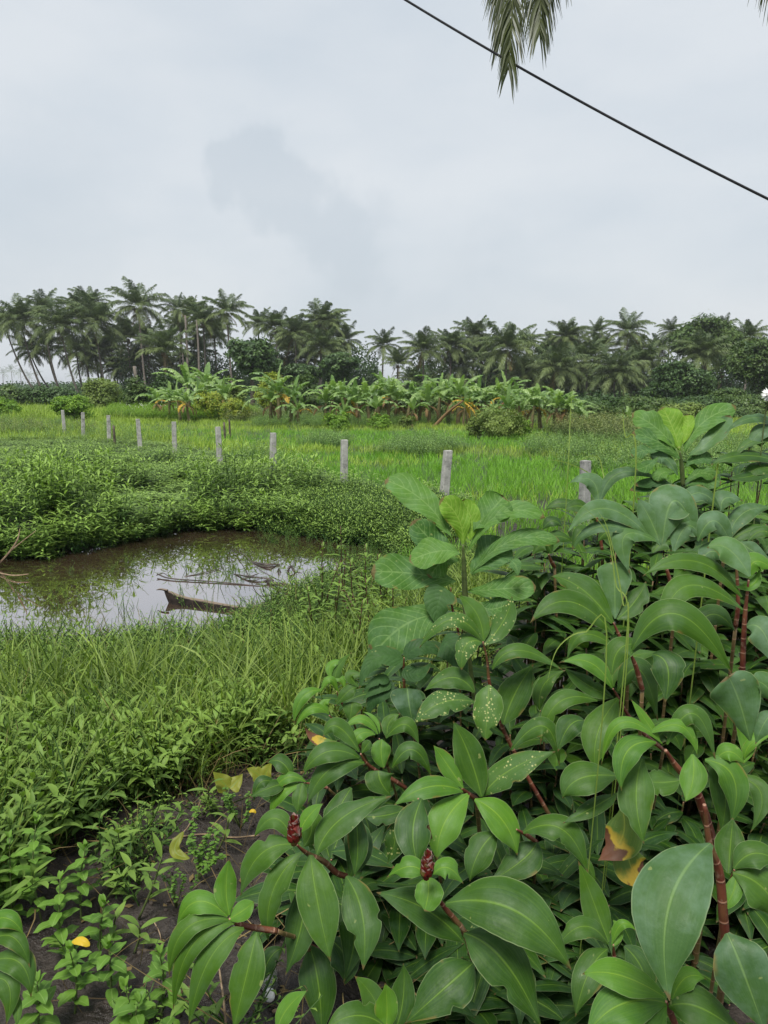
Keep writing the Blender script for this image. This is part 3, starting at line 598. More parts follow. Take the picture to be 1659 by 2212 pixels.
bush(20, 855, 884, 90, 48, 'bright green low mound at the left edge beyond the field', 6000, .07, 'brightbush')
bush(30, 832, 870, 110, 70, 'dark low bush at the left edge in front of the hazy horizon', 6000, .12, 'tree2')
bush(92, 832, 868, 80, 68, 'dark low bush beside the leaning palm trunks', 5000, .12, 'tree')
bush(140, 828, 866, 80, 66, 'dark green bush right below the leaning palm trunks', 6000, .12, 'tree')
bush(300, 815, 880, 70, 60, 'dark shrub between the olive bush and the left banana plants', 6000, .1, 'tree2')
bush(360, 805, 870, 70, 58, 'dark shrub behind the leftmost banana plants', 6000, .1, 'tree')
bush(455, 836, 890, 80, 47, 'yellow-leaved shrub right of the left banana clump', 8000, .07, 'yellowbush')
bush(510, 850, 892, 70, 46, 'small yellow-green shrub left of the solitary banana clump', 6000, .065, 'yellowbush')
bush(500, 815, 870, 90, 56, 'mid green shrub under the dark leafy tree', 7000, .10, 'bush')
bush(590, 802, 870, 76, 54, 'golden green leafy shrub behind the solitary banana clump', 8000, .09, 'yellowbush')
bush(660, 806, 870, 90, 56, 'broad green shrub between the two banana plantations', 8000, .09, 'tree2')
bush(730, 818, 880, 60, 54, 'green shrub at the left end of the long banana row', 6000, .09, 'bush')
bush(1075, 876, 946, 124, 30.5, 'isolated round olive bush standing in the rice field', 16000, .045, 'bush')
bush(1025, 885, 946, 40, 30.9, 'small brownish shoulder bush at the left of the isolated round bush', 3000, .04, 'bush')
bush(1120, 895, 944, 60, 32, 'bright green low bush touching the right of the isolated round bush', 5000, .045, 'brightbush')
bush(730, 885, 910, 70, 36, 'bright green creeper mound at the edge of the rice under the bananas', 5000, .05, 'brightbush')
bush(818, 888, 910, 56, 36.5, 'small green mound in front of the banana row', 4000, .05, 'brightbush')
bush(880, 893, 912, 40, 37, 'tiny green mound in front of the fallen banana stem', 3000, .05, 'bush')
bush(1290, 870, 920, 110, 44, 'green creeper-covered bush right of the banana row', 8000, .08, 'tree2')
bush(1200, 860, 920, 110, 50, 'green bush behind the right end of the banana row', 8000, .09, 'tree2')
bush(1370, 870, 925, 100, 46, 'green bush behind the upper broad-leaved sapling', 8000, .08, 'tree2')
bush(1470, 868, 925, 110, 46, 'pale green bush at the foot of the big dark trees on the right', 8000, .08, 'bush')
bush(1590, 875, 930, 130, 48, 'green bush at the right edge below the dark tree', 8000, .08, 'tree2')
bush(1270, 905, 938, 120, 33, 'brown and green scrubby bush at the edge of the right field', 5000, .05, 'bush')
bush(1370, 908, 940, 100, 34, 'scrubby bush with dry stems left of the upper sapling', 5000, .05, 'bush')
for px, top, wd, D, lab, mt in ((720, 832, 90, 49, 'dark shrub behind the left end of the long banana row', 'tree'), (800, 836, 110, 50, 'dark shrub behind the long banana row below the lone palm', 'tree2'), (880, 838, 110, 50, 'dark shrub behind the middle of the long banana row', 'tree'),
                              (960, 838, 110, 50, 'dark shrub behind the long banana row left of the isolated bush', 'tree2'), (1040, 840, 110, 50, 'dark shrub behind the banana row above the isolated bush', 'tree'), (1130, 842, 110, 51, 'dark shrub behind the right end of the long banana row', 'tree2'),
                              (1210, 852, 110, 58, 'green shrub at the foot of the right grove behind the last bananas', 'tree2'), (1290, 850, 120, 62, 'dark shrub at the foot of the round dark tree', 'tree'), (1390, 852, 130, 60, 'dark shrub behind the top of the upper sapling', 'tree2'), (1500, 850, 130, 62, 'dark shrub between upper sapling and the large right-edge tree', 'tree'), (1610, 850, 130, 60, 'dark shrub at the right border below the big tree', 'tree2')):
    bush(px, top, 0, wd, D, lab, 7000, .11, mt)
# dim understorey closing the view below the crowns
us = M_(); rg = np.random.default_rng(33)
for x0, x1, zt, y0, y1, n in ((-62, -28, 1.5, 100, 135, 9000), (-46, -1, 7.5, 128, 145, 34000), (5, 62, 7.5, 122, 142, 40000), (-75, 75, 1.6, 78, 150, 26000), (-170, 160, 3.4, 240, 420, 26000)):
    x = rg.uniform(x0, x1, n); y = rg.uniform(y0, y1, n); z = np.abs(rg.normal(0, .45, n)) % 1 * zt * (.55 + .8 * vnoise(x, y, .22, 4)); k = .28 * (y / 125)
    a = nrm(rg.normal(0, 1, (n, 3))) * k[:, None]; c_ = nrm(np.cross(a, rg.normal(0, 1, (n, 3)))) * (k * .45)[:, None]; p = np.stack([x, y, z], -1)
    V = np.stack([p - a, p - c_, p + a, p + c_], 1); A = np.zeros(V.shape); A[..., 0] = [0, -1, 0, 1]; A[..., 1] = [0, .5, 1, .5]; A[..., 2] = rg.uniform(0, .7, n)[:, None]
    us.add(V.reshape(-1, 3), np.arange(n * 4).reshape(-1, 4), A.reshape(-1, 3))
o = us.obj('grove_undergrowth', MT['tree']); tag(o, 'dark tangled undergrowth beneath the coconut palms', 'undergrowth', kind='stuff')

# ================================================================== BANANA PLANTS
def banana_leaf(m, base, az, el, ln, hw, droop, rg, tint, torn=True):
    k = 10; t = np.linspace(0, 1, k); e = el - droop * t ** 1.4; d = np.stack([np.cos(e) * math.cos(az), np.cos(e) * math.sin(az), np.sin(e)], 1)
    C = np.asarray(base) + np.concatenate([[np.zeros(3)], np.cumsum((d[1:] + d[:-1]) / 2 * ln / (k - 1), 0)]); S = np.array([-math.sin(az), math.cos(az), 0.]); Nn = np.cross(d, S)
    ribbon(m, C, np.tile(S, (k, 1)), Nn, .022, 'blade', 3, .3, 0, tint + .2)
    ns = 15; prof = lambda u: hw * np.interp(u, [0, .08, .2, .5, .8, .95, 1], [.05, .3, .8, 1, .85, .45, .12])
    for sg in (-1, 1):
        for j in range(ns):
            u0 = .1 + .9 * j / ns; u1 = .1 + .9 * (j + (.86 if torn else 1.0)) / ns
            dr = rg.uniform(-.25, .1) if not torn else rg.uniform(-1.0, -.05); pp = []
            for u in (u0, u1):
                c0 = np.array([np.interp(u, t, C[:, i]) for i in range(3)]); n0 = np.array([np.interp(u, t, Nn[:, i]) for i in range(3)]); dd = np.array([np.interp(u, t, d[:, i]) for i in range(3)])
                wv = prof(u); pp.append((c0, c0 + (S * sg * .85 + n0 * .25) * wv * .5 + dd * wv * .15, c0 + (S * sg * math.cos(dr) + n0 * (math.sin(dr) + .2)) * wv + dd * wv * .32))
            V = [pp[0][0], pp[1][0], pp[0][1], pp[1][1], pp[0][2], pp[1][2]]
            A = [(0, u0, tint), (0, u1, tint), (.5, u0, tint), (.5, u1, tint), (1, u0, tint), (1, u1, tint)]
            tt = rg.normal(0, .06); A = np.array(A); A[:, 2] += tt; A[:, 0] = A[:, 0] * sg + (.2 * sg)
            m.add(V, [[0, 1, 3, 2], [2, 3, 5, 4]], A)
def banana_data(seed, h=1.2, nl=8, yellow=1, dry=3):
    rg = np.random.default_rng(seed); g, y_, dr, st = M_(), M_(), M_(), M_(); a0 = rg.uniform(0, 6)
    for i in range(nl):
        u = i / nl; az = a0 + i * 2.4 + rg.normal(0, .2); el = 1.45 - u * 1.0 + rg.normal(0, .1); banana_leaf(g, (0, 0, h), az, el, rg.uniform(1.2, 1.9) * (0.7 if i == 0 else 1), rg.uniform(.13, .19), rg.uniform(1.1, 2.1) * (.15 if i < 1 else 1), rg, rg.uniform(.25, .8), i > 0)
    for i in range(yellow): banana_leaf(y_, (0, 0, h - .1), rg.uniform(0, 6.3), rg.uniform(.1, .6), 1.1, .15, 1.7, rg, .5)
    for i in range(dry): banana_leaf(dr, (0, 0, h - .15), rg.uniform(0, 6.3), rg.uniform(-.5, .1), rg.uniform(.7, 1.0), .10, 1.5, rg, .5)
    tube(st, [(0, 0, -.1), (rg.normal(0, .05), rg.normal(0, .05), h * .5), (0, 0, h)], [.12, .09, .055], 8, 8)
    ms = []
    for mm, nm, mt in ((g, 'leaves', 'banana'), (y_, 'yellow_leaves', 'bananay'), (dr, 'dry_leaves', 'bananadry'), (st, 'pseudostem', 'bananastem')):
        if mm.n: me = mm.data(nm); me.materials.append(MT[mt]); ms.append((nm, me))
    return ms
BAN = [banana_data(50 + i, rg_h, nl, y, d) for i, (rg_h, nl, y, d) in enumerate([(1.25, 10, 0, 3), (1.35, 11, 1, 3), (1.1, 9, 0, 4), (1.3, 10, 2, 2), (1.2, 11, 0, 2), (.9, 9, 1, 1)])]
_br = random.Random(9)
def banana(px, top, dist, label, var, group, s=None):
    x = P(px, top, dist)[0]; zt = P(px, top, dist)[2]; s = s or (zt - .05) / 2.15
    root = empty('banana_plant', (x, dist, .05), label, 'banana plant', group); root.scale = (s,) * 3; root.rotation_euler = (_br.uniform(-.08, .08), _br.uniform(-.12, .12), _br.uniform(0, 6.28))
    for nm, me in BAN[var]:
        o = bpy.data.objects.new(nm, me); COL.objects.link(o); o.parent = root
    return root
GB, GB2 = 'banana plants of the left clump', 'banana plants of the long row'
for px, top, D, v, lab in [(413, 768, 52, 4, 'tallest banana plant of the left clump with upright blades'), (440, 778, 51, 0, 'banana plant beside the tallest one of the left clump'), (452, 790, 50, 1, 'banana plant with a paddle leaf on the right of the left clump'),
                           (368, 822, 46, 3, 'banana plant with yellow drooping leaves at the front of the left clump'), (345, 815, 48, 2, 'dark banana plant at the left end of the left clump'), (392, 818, 44, 3, 'yellowing banana plant low in the centre of the left clump'),
                           (412, 826, 43, 1, 'banana plant with dry brown stem in the left clump front'), (490, 800, 49, 4, 'banana plant with one upright blade right of the left clump'), (430, 812, 47, 0, 'banana plant filling the middle of the left clump')]: banana(px, top, D, lab, v, GB, (P(px, top, D)[2] - .05) / 2.6)
for px, top, D, v, lab in [(604, 806, 41, 3, 'solitary clump banana plant with golden hanging leaves'), (590, 822, 41.5, 2, 'smaller banana plant leaning left of the golden-leaved one'), (648, 838, 40, 5, 'small banana plant right of the golden-leaved one'), (628, 826, 41, 0, 'banana plant crowding behind the golden-leaved one')]: banana(px, top, D, lab, v, 'banana plants of the solitary clump')
row = [(700, 830, 41, 4), (718, 825, 42, 0), (752, 822, 41, 1), (775, 834, 40, 0), (797, 822, 41, 4), (820, 818, 43, 0), (838, 816, 42, 1), (856, 818, 44, 2), (878, 828, 42, 4), (905, 826, 43, 0), (925, 820, 41, 2), (948, 812, 42, 4),
       (968, 824, 43, 0), (988, 815, 40, 1), (1010, 830, 42, 2), (1032, 826, 43, 0), (1050, 828, 42, 4), (1078, 822, 42, 4), (1100, 818, 41, 3), (1122, 838, 37, 0), (1145, 842, 35.5, 1), (1166, 834, 36, 4), (1195, 828, 34, 2), (1217, 850, 34, 1), (1252, 866, 34, 4), (1100, 845, 35, 0), (742, 845, 39, 5), (812, 845, 39, 2), (890, 850, 39, 2), (1070, 850, 39, 5), (1000, 850, 38.5, 3), (1130, 862, 38, 3), (1352, 872, 36, 5)]
desc = ['slender green', 'broad leafy', 'ragged', 'upright bladed', 'drooping', 'glossy', 'pale green', 'dense']
row.sort(); ordw = 'first second third fourth fifth sixth seventh eighth ninth tenth eleventh twelfth thirteenth fourteenth fifteenth sixteenth seventeenth eighteenth nineteenth twentieth'.split()
for i, (px, top, D, v) in enumerate(row):
    k = i + 1; pos = f'{ordw[i]} from the left end of the long row' if i < 16 else f'{ordw[len(row) - 1 - i]} from the right end of the long row'
    banana(px, top, D, f'{desc[i % 8]} banana plant, {pos}', v, GB2)
# fallen banana stem with yellow leaves
root = empty('fallen_banana_plant', (P(938, 905, 37.5)[0], 37.5, .05), 'fallen banana stem with yellow leaves lying against the long row', 'banana plant')
m = M_(); a = P(935, 915, 37.5); a[2] = .1; bb = P(1000, 866, 37.3); tube(m, [a, (a + bb) / 2 + [0, 0, .12], bb], [.10, .07, .05], 10, 7); m.obj('pseudostem', MT['bananadry'], root)
m = M_(); rg = np.random.default_rng(4)
for az, el, ln in ((0, -.2, 1.2), (.4, -.7, 1.0), (-.5, -.5, 1.3), (2.8, .3, .6)): banana_leaf(m, bb, az, el, ln, .15, 1.0, rg, .5)
m.obj('yellow_leaves', MT['bananay'], root)

# ================================================================== FENCE POSTS
m_, t_ = mat('concrete'); b = NB(t_); co = b.coord(); n1 = b.noise(co, 9, 6, .65); n2 = b.noise(co, 60, 3)
c = b.mix(b.mr(n1, .35, .65), (0.24, 0.235, 0.22, 1), (0.42, 0.41, 0.385, 1)); c = b.mix(b.mr(b.noise(co, 5, 5, .7), .54, .68, 0, .75), c, (0.10, 0.10, 0.095, 1)); c = b.mix(b.mr(n2, .6, .75, 0, .4), c, (0.15, .15, .14, 1))
b.out(c, .9, 0, None, b.bump(b.m('ADD', n1, n2), .5, .01), .2); MT['concrete'] = m_
POSTS = [(1265, 995), (968, 973), (744, 950), (590, 935), (470.5, 922), (375.5, 911), (297.5, 905), (234, 897), (179, 891), (135, 886)]
plab = ['concrete post nearest the camera, half hidden behind the ginger leaves', 'second nearest concrete post, standing clear in front of the rice field', 'third nearest concrete post, rising from the end of the weed thicket', 'fourth nearest concrete post, left of centre above the weed mound',
        'fifth nearest concrete post, behind the weed mound', 'sixth nearest concrete post, above the thicket in thin field grass', 'seventh nearest concrete post along the row', 'eighth nearest concrete post beside a short brown stake', 'thin pale ninth post of the row, half sunk in grass below the mound', 'farthest concrete post of the row, small in the left field']
POSTXY = []
for i, (px, py) in enumerate(POSTS):
    p = at_z(px, py, 1.15 + (.0 if i < 9 else .02)); POSTXY.append(p[:2]); m = M_(); wd = .135; lean = (-.02, .075, .02, .03, -.02, .02, -.03, .03, .05, -.02)[i]
    x, y = p[:2]; rot = random.uniform(-.1, .1) + .45; z0, z1_ = -.25, p[2]; bev = .012
    ring = lambda s, z: [(x + lean * (z_ - z1_) + (u * math.cos(rot) - v * math.sin(rot)), y + (u * math.sin(rot) + v * math.cos(rot)), z) for z_ in (z,) for u, v in ((-s, -s + bev), (-s + bev, -s), (s - bev, -s), (s, -s + bev), (s, s - bev), (s - bev, s), (-s + bev, s), (-s, s - bev), (-s, -s + bev))]
    V = []
    for s, z in ((wd * .54, z0), (wd * .52, .4), (wd * .5, .8), (wd * .48, z1_ - .012), (wd * .46, z1_), (.001, z1_ + .003)): V += ring(max(s, .0), z) if s > .01 else [(x, y, z)] * 9
    m.add(V, grid_quads(6, 9), (0, 0, .5)); o = m.obj('concrete_post', MT['concrete'], smooth=False); tag(o, plab[i], 'fence post', 'concrete posts of the old fence row')
for px, py, lab in ((245, 919, 'short brown wooden stake right beside a concrete post'), (484, 912, 'short dark stake in the field grass left of the yellow-topped stake'), (495, 906, 'thin wooden stake with a yellowish top in the far field')):
    p = at_z(px, py, .85); m = M_(); tube(m, [(p[0], p[1], -.1), (p[0] + .01, p[1], .5), p], [.05, .045, .04], 5, 6); o = m.obj('wooden_stake', MT['bark']); tag(o, lab, 'stake')

# ================================================================== PLANT TEMPLATES
def weed_template(seed, stems=5, leaves=14, h=1.0, ll=.185, lw=.0195, spread=.16, k=4, na=3, prof='lance', up=.7, branch=True):
    rg = np.random.default_rng(seed); m = M_()
    for s in range(stems):
        bx, by = rg.normal(0, spread * .5, 2); hh = h * rg.uniform(.65, 1.05); tx, ty = bx + rg.normal(0, spread), by + rg.normal(0, spread)
        pts = np.array([[bx, by, 0], [(bx + tx) / 2 + rg.normal(0, .02), (by + ty) / 2, hh * .5], [tx, ty, hh]]); tube(m, pts, [.006, .004, .002], 6, 3, -.35, cap=False)
        C = catmull(pts, 40); a0 = rg.uniform(0, 6)
        for i in range(leaves):
            u = .18 + .82 * (i + rg.uniform(0, .8)) / leaves; p = C[min(39, int(u * 39))]; sz = np.interp(u, [.1, .5, .9, 1], [.7, 1.1, .9, .55]) * rg.uniform(.75, 1.2)
            free_leaf(m, p, a0 + i * 2.4 + rg.normal(0, .3), rg.uniform(.05, up) + .5 * (u > .9), ll * sz, lw * sz, rg.uniform(.4, 1.3), prof, k, na, .35, np.interp(u, [.1, .6, 1], [.10, .40, .85]) + rg.normal(0, .08))  # tint climbs up the stem, putting lit tops and shaded lower leaves into colour
    return m.get()
def blade_template(seed, n=6, h=.4, w=.005, k=5, spread=.05, lean=.35, droop=1.0, na=2):
    rg = np.random.default_rng(seed); m = M_()
    for i in range(n):
        bx, by = rg.normal(0, spread, 2); free_leaf(m, (bx, by, 0), rg.uniform(0, 6.3), 1.5 - abs(rg.normal(0, lean)), h * rg.uniform(.55, 1.15), w * rg.uniform(.7, 1.2), rg.uniform(.1, droop), 'blade', k, na, .2, rg.uniform(.2, .8), roll=rg.uniform(-1, 1))
    return m.get()
T_WEED = [weed_template(100 + i) for i in range(6)]
T_WEEDFAR = [weed_template(120 + i, 4, 12, 1.0, .17, .021, .18, 3, 2) for i in range(4)]
T_FINE = [weed_template(140 + i, 7, 9, .30, .055, .008, .13, 3, 2) for i in range(5)]
T_RICE = [blade_template(160 + i, 9, .29, .0046, 4, .05, .22, .7) for i in range(5)]
T_RICEF = [blade_template(170 + i, 9, .29, .008, 3, .09, .25, .7) for i in range(4)]
T_GRASS = [blade_template(180 + i, 7, .55, .0042, 7, .05, .22, 1.5) for i in range(8)]
T_BANK = [weed_template(200 + i, 3, 8, .30, .09, .0105 + .002 * (i % 3), .07, 5, 3, 'lance', .9) for i in range(8)]
T_DEAD = [blade_template(240 + i, 5, .4, .0022, 6, .08, .8, 1.6) for i in range(5)]
T_SPRIG = [weed_template(220 + i, 3, 9, .30, .035, .006, .06, 3, 3) for i in range(5)]
def PX(poly, z=.1): return np.array([at_z(x, y, z)[:2] for x, y in poly])
def put(m, temps, xy, scl, **k): scatter(m, temps, np.column_stack([xy, height(xy[:, 0], xy[:, 1]) - .01]), scl, **k)
def dry_land(xy, margin=0.0): return xy[sdf(xy, POND) > margin]
rg = np.random.default_rng(77)
# weed thicket beyond the pond: height follows the mounds of the photo
TH = PX([(-420, 1198), (200, 1182), (330, 1152), (560, 1138), (700, 1155), (905, 1190), (960, 1110), (1010, 1088), (880, 1066), (750, 1052), (600, 1012), (480, 985), (300, 952), (-500, 945)])
MOUNDS = [(-4.9, 11.0, 1.15, 1.12), (-6.6, 11.3, 1.2, 1.0), (-2.6, 12.9, 1.05, 1.10), (-1.9, 14.2, 1.0, .88), (-.8, 14.4, .9, .58), (.5, 13.6, .8, .42), (-5.8, 15.3, 1.0, .85), (-7.9, 15.8, 1.2, .85), (-4.6, 17.0, 1.0, .62), (-8.2, 19.6, 1.4, .75), (-6.2, 20.5, 1.2, .6), (-3.2, 15.4, .8, .7), (-10.5, 12.5, 1.5, 1.0), (-10.5, 18, 1.5, .8)]
def thick_h(xy):
    x, y = xy[:, 0], xy[:, 1]; h = np.full(len(x), .16) + .12 * vnoise(x, y, .9, 6)
    for mx_, my_, r, hh in MOUNDS: h = np.maximum(h, 1.08 * hh * np.clip(1.25 - 1.1 * (((x - mx_) ** 2 + (y - my_) ** 2) ** .5 / r) ** 2.2 + .25 * (vnoise(x, y, 1.6, 9) - .5), 0, 1))
    return h
m = M_(); xy = dry_land(poly_sample(TH, 2600), -.05); near = xy[xy[:, 1] < 16.5]; n_ = vnoise(near[:, 0], near[:, 1], .9, 2); h = thick_h(near); put(m, T_WEED, near, 1.0 + 0 * h, zs=np.clip(h, .15, 1.4), tint=(n_ - .5) * .35 + rg.uniform(-.15, .15, len(h)))
far = xy[xy[:, 1] >= 16.5]; h = thick_h(far); put(m, T_WEEDFAR, far, 1.0 + 0 * h, zs=np.clip(h, .2, 1), tint=rg.uniform(-.1, .35, len(h)))
# overhanging fringe that touches the water
edge = []
for i in range(len(POND)):
    a, c_ = POND[i - 1], POND[i]; nn = int(np.linalg.norm(c_ - a) * 34)
    if a[1] > 9.6 and c_[1] > 9.6: edge += [a + (c_ - a) * random.random() + rg.normal(0, .08, 2) for _ in range(nn)]
edge = np.array(edge); lf_ = edge[:, 0] < -1.2; put(m, T_WEED, edge[lf_], rg.uniform(.55, .85, lf_.sum()), tilt=.45, tint=rg.uniform(-.25, .1, lf_.sum()), zs=rg.uniform(.35, 1.0, lf_.sum()))
o = m.obj('weed_thicket', MT['weed']); tag(o, 'thicket of narrow-leaved green weeds on the far bank of the pond', 'weeds', kind='stuff')
# fine creeping weeds at the far shore, right half
m = M_(); FN = PX([(560, 1150), (570, 1090), (700, 1075), (900, 1095), (960, 1110), (990, 1150), (905, 1200), (860, 1184), (700, 1160), (600, 1146)]); xy = poly_sample(FN, 2600); xy = dry_land(xy, -.22)
put(m, T_FINE, xy, rg.uniform(.8, 1.4, len(xy)), tilt=.35, tint=rg.uniform(-.25, .15, len(xy))); o = m.obj('creeping_weeds', MT['weed']); tag(o, 'fine dark creeping weeds hanging over the far right shore of the pond', 'weeds', kind='stuff')

# ================================================================== RICE FIELD AND FIELD GRASS
def band_mix(xy):     # share of weedy grass against rice at a place of the field
    x, y = xy[:, 0], xy[:, 1]; n = vnoise(x, y, .35, 12); g = np.exp(-((y - (24 - .12 * x)) / 1.5) ** 2) * 1.1 + (y > 34.5) * 1.0 + np.clip((vnoise(x, y, .25, 31) - .55) * 2.2, 0, 1) * (y > 19)
    g = g + np.clip((x - 5) * .4, 0, 1) * (y > 26) * .8; return np.clip(g + (n - .5) * .6, 0, 1)
FIELD = PX([(820, 1300), (905, 1150), (1010, 1092), (880, 1060), (750, 1045), (600, 1008), (480, 975), (380, 950), (200, 925), (100, 908), (560, 893), (1700, 893), (2300, 905), (2300, 1100), (1700, 1300)])
mr_, mg_ = M_(), M_()
xy = poly_sample(FIELD, 64000); d_ = np.interp(xy[:, 1], [8, 14, 20, 30, 42], [1, .9, .5, .28, .2]); xy = xy[rg.uniform(0, 1, len(xy)) < d_]; xy = dry_land(xy, .02)
bm_ = band_mix(xy); isg = rg.uniform(0, 1, len(xy)) < bm_; bund = np.abs(((xy[:, 1] + .18 * xy[:, 0]) % 9.0) - 4.5) < .0
r_ = xy[~isg]; nr = r_[:, 1] < 19; tn = (vnoise(r_[:, 0], r_[:, 1], .3, 17) - .5) * .8
put(mr_, T_RICE, r_[nr], rg.uniform(.8, 1.15, nr.sum()), tint=tn[nr] + rg.uniform(-.2, .2, nr.sum())); put(mr_, T_RICEF, r_[~nr], rg.uniform(.8, 1.1, (~nr).sum()), tint=tn[~nr] + rg.uniform(-.2, .2, (~nr).sum()))
o = mr_.obj('rice_crop', MT['rice']); tag(o, 'bright green young rice growing across the field behind the posts', 'rice', kind='stuff')
g_ = xy[isg]; put(mg_, T_RICEF, g_, rg.uniform(.7, 1.25, len(g_)), tint=rg.uniform(-.4, .4, len(g_)))
LEFTF = PX([(-420, 952), (300, 955), (480, 985), (600, 1005), (520, 960), (200, 925), (560, 893), (560, 885), (-420, 872)]); xy = poly_sample(LEFTF, 16000); put(mg_, T_RICEF, xy, rg.uniform(.8, 1.5, len(xy)), tint=rg.uniform(-.5, .4, len(xy)))
FARF = np.array([(-60, 46), (-14, 46), (-22, 80), (-75, 80)]); xy = poly_sample(FARF, 7000); put(mg_, T_RICEF, xy, rg.uniform(1.6, 2.8, len(xy)), tint=rg.uniform(-.5, .3, len(xy)))
o = mg_.obj('field_grass', MT['field']); tag(o, 'light green wild grass in bands across the field and at its left end', 'grass', kind='stuff')
# low weeds in patches on the field
mw, mru = M_(), M_()
for poly, n in (([(1130, 985), (1150, 955), (1420, 950), (1700, 960), (1700, 1010), (1400, 1000), (1200, 995)], 900), ([(800, 985), (850, 960), (960, 955), (1010, 975), (930, 990)], 260), ([(540, 925), (560, 908), (800, 905), (1000, 915), (800, 925)], 900), ([(640, 965), (700, 950), (760, 955), (740, 975)], 120),
                ([(-420, 952), (-420, 905), (130, 912), (340, 935), (500, 975), (300, 958)], 900), ([(480, 1000), (560, 980), (700, 1035), (640, 1030)], 80), ([(1180, 1010), (1240, 990), (1700, 1000), (1700, 1040), (1300, 1030)], 260)):
    xy = poly_sample(PX(poly), n); put(mw, T_WEEDFAR, xy, rg.uniform(.45, .7, len(xy)), zs=rg.uniform(.6, 1.1, len(xy)), tint=rg.uniform(-.3, .3, len(xy)))
o = mw.obj('field_weeds', MT['fieldweed']); tag(o, 'patches of dark low weeds scattered over the rice field', 'weeds', kind='stuff')
xy = poly_sample(PX([(1180, 945), (1200, 922), (1450, 920), (1480, 955), (1300, 960)]), 500); put(mru, T_WEEDFAR, xy, rg.uniform(.8, 1.2, len(xy)), zs=rg.uniform(.6, 1.0, len(xy)))
xy = poly_sample(PX([(480, 915), (500, 898), (900, 893), (1250, 915), (1200, 925), (800, 905)], .1), 500); put(mru, T_WEEDFAR, xy, rg.uniform(.8, 1.3, len(xy)), zs=rg.uniform(.5, .8, len(xy)))
xy = poly_sample(PX([(-300, 930), (-300, 912), (60, 915), (250, 935), (60, 945)], .1), 260); put(mru, T_WEEDFAR, xy, rg.uniform(.7, 1, len(xy)), zs=rg.uniform(.5, .8, len(xy)))
o = mru.obj('dry_weeds', MT['rust']); tag(o, 'brownish dry weeds along the edge of the banana rows and right field', 'weeds', kind='stuff')
# far sheet of bush-like cover left of the bananas, white flowers
mf = M_(); xy = poly_sample(PX([(230, 905), (240, 888), (520, 886), (560, 902), (400, 912)]), 2600); put(mf, T_WEEDFAR, xy, rg.uniform(.7, 1.1, len(xy)), zs=rg.uniform(.5, 1.0, len(xy)), tint=rg.uniform(-.2, .5, len(xy)))
o = mf.obj('flowering_groundcover', MT['brightbush']); tag(o, 'bright green ground cover in front of the left banana clump', 'ground cover', kind='stuff')
mf = M_(); xy = poly_sample(PX([(250, 900), (260, 890), (520, 888), (540, 900)]), 130); 
for q in xy: p = np.array([q[0], q[1], rg.uniform(.5, .85)]); s = .035; mf.add([p + [-s, 0, 0], p + [0, -s * .4, -s], p + [s, 0, 0], p + [0, -s * .4, s]], [[0, 1, 2, 3]], (0, 0, .5))
o = mf.obj('white_blossoms', MT['white']); tag(o, 'scattered tiny white flowers over the bright ground cover', 'flowers', kind='stuff')

# ================================================================== NEAR BANK
MUD = np.array([G(*p)[:2] for p in [(640, 1600), (600, 1650), (455, 1660), (400, 1700), (385, 1760), (300, 1790), (170, 1850), (200, 1900), (140, 2000), (220, 2060), (170, 2110), (300, 2280), (560, 2400), (900, 2500), (900, 1700), (760, 1580)]])
BANKG = np.array([G(*p)[:2] for p in [(-500, 1365), (0, 1362), (150, 1372), (300, 1372), (430, 1360), (500, 1338), (560, 1306), (655, 1270), (700, 1245), (880, 1225), (1050, 1200), (1150, 1300), (1000, 1500), (900, 1600), (640, 1640), (420, 1640), (0, 1640), (-600, 1640)]])
mg = M_(); xy = poly_sample(BANKG, 4400); xy = xy[sdf(xy, POND) > -.10]; xy = xy[rg.uniform(0, 1, len(xy)) < np.interp(sdf(xy, POND), [-.1, .2, .8], [.25, .8, 1])]; n_ = vnoise(xy[:, 0], xy[:, 1], 1.6, 41)
xy = xy[rg.uniform(0, 1, len(xy)) < np.clip(-.25 + 1.9 * (n_[:len(xy)] * .5 + vnoise(xy[:, 0], xy[:, 1], 3.5, 44) * .5), .06, 1)]; shr = np.interp(sdf(xy, POND), [-.1, .3, 1.2, 2.0], [.16, .2, .5, 1.05]); shr = np.where((rg.uniform(0, 1, len(xy)) < .05), np.maximum(shr, .55), shr); put(mg, T_GRASS, xy, rg.uniform(.6, 1.15, len(xy)) * shr, tint=rg.uniform(-.9, .5, len(xy)), tilt=.25)
LOWG = np.array([G(*p)[:2] for p in [(-600, 1640), (640, 1600), (540, 1665), (300, 1735), (120, 1830), (30, 1930), (-600, 2300)]]); xy = poly_sample(LOWG, 1000); put(mg, T_GRASS, xy, rg.uniform(.4, .95, len(xy)), tint=rg.uniform(-.4, .3, len(xy)), tilt=.25)
o = mg.obj('bank_grass', MT['grass']); tag(o, 'tall thin green grass along the near bank of the pond', 'grass', kind='stuff')
mb = M_(); xy = poly_sample(BANKG, 800); xy = xy[sdf(xy, POND) > .0]; put(mb, T_BANK, xy, rg.uniform(.7, 1.05, len(xy)) * np.interp(sdf(xy, POND), [0, .3, 1.5], [.4, .6, 1]), tint=rg.uniform(-.4, .2, len(xy)))
xy = poly_sample(BANKG, 1700); xy = xy[(sdf(xy, POND) > .12) & (rg.uniform(0, 1, len(xy)) < np.interp(sdf(xy, POND), [.1, .8], [.25, 1]))]; put(mb, T_FINE, xy, rg.uniform(.6, 1.0, len(xy)), tint=rg.uniform(-.4, .2, len(xy)))
xy = poly_sample(LOWG, 1250); xy = xy[~inside(xy, MUD)]; put(mb, T_BANK, xy, rg.uniform(.75, 1.15, len(xy)), tint=rg.uniform(-.35, .35, len(xy)), tilt=.3)
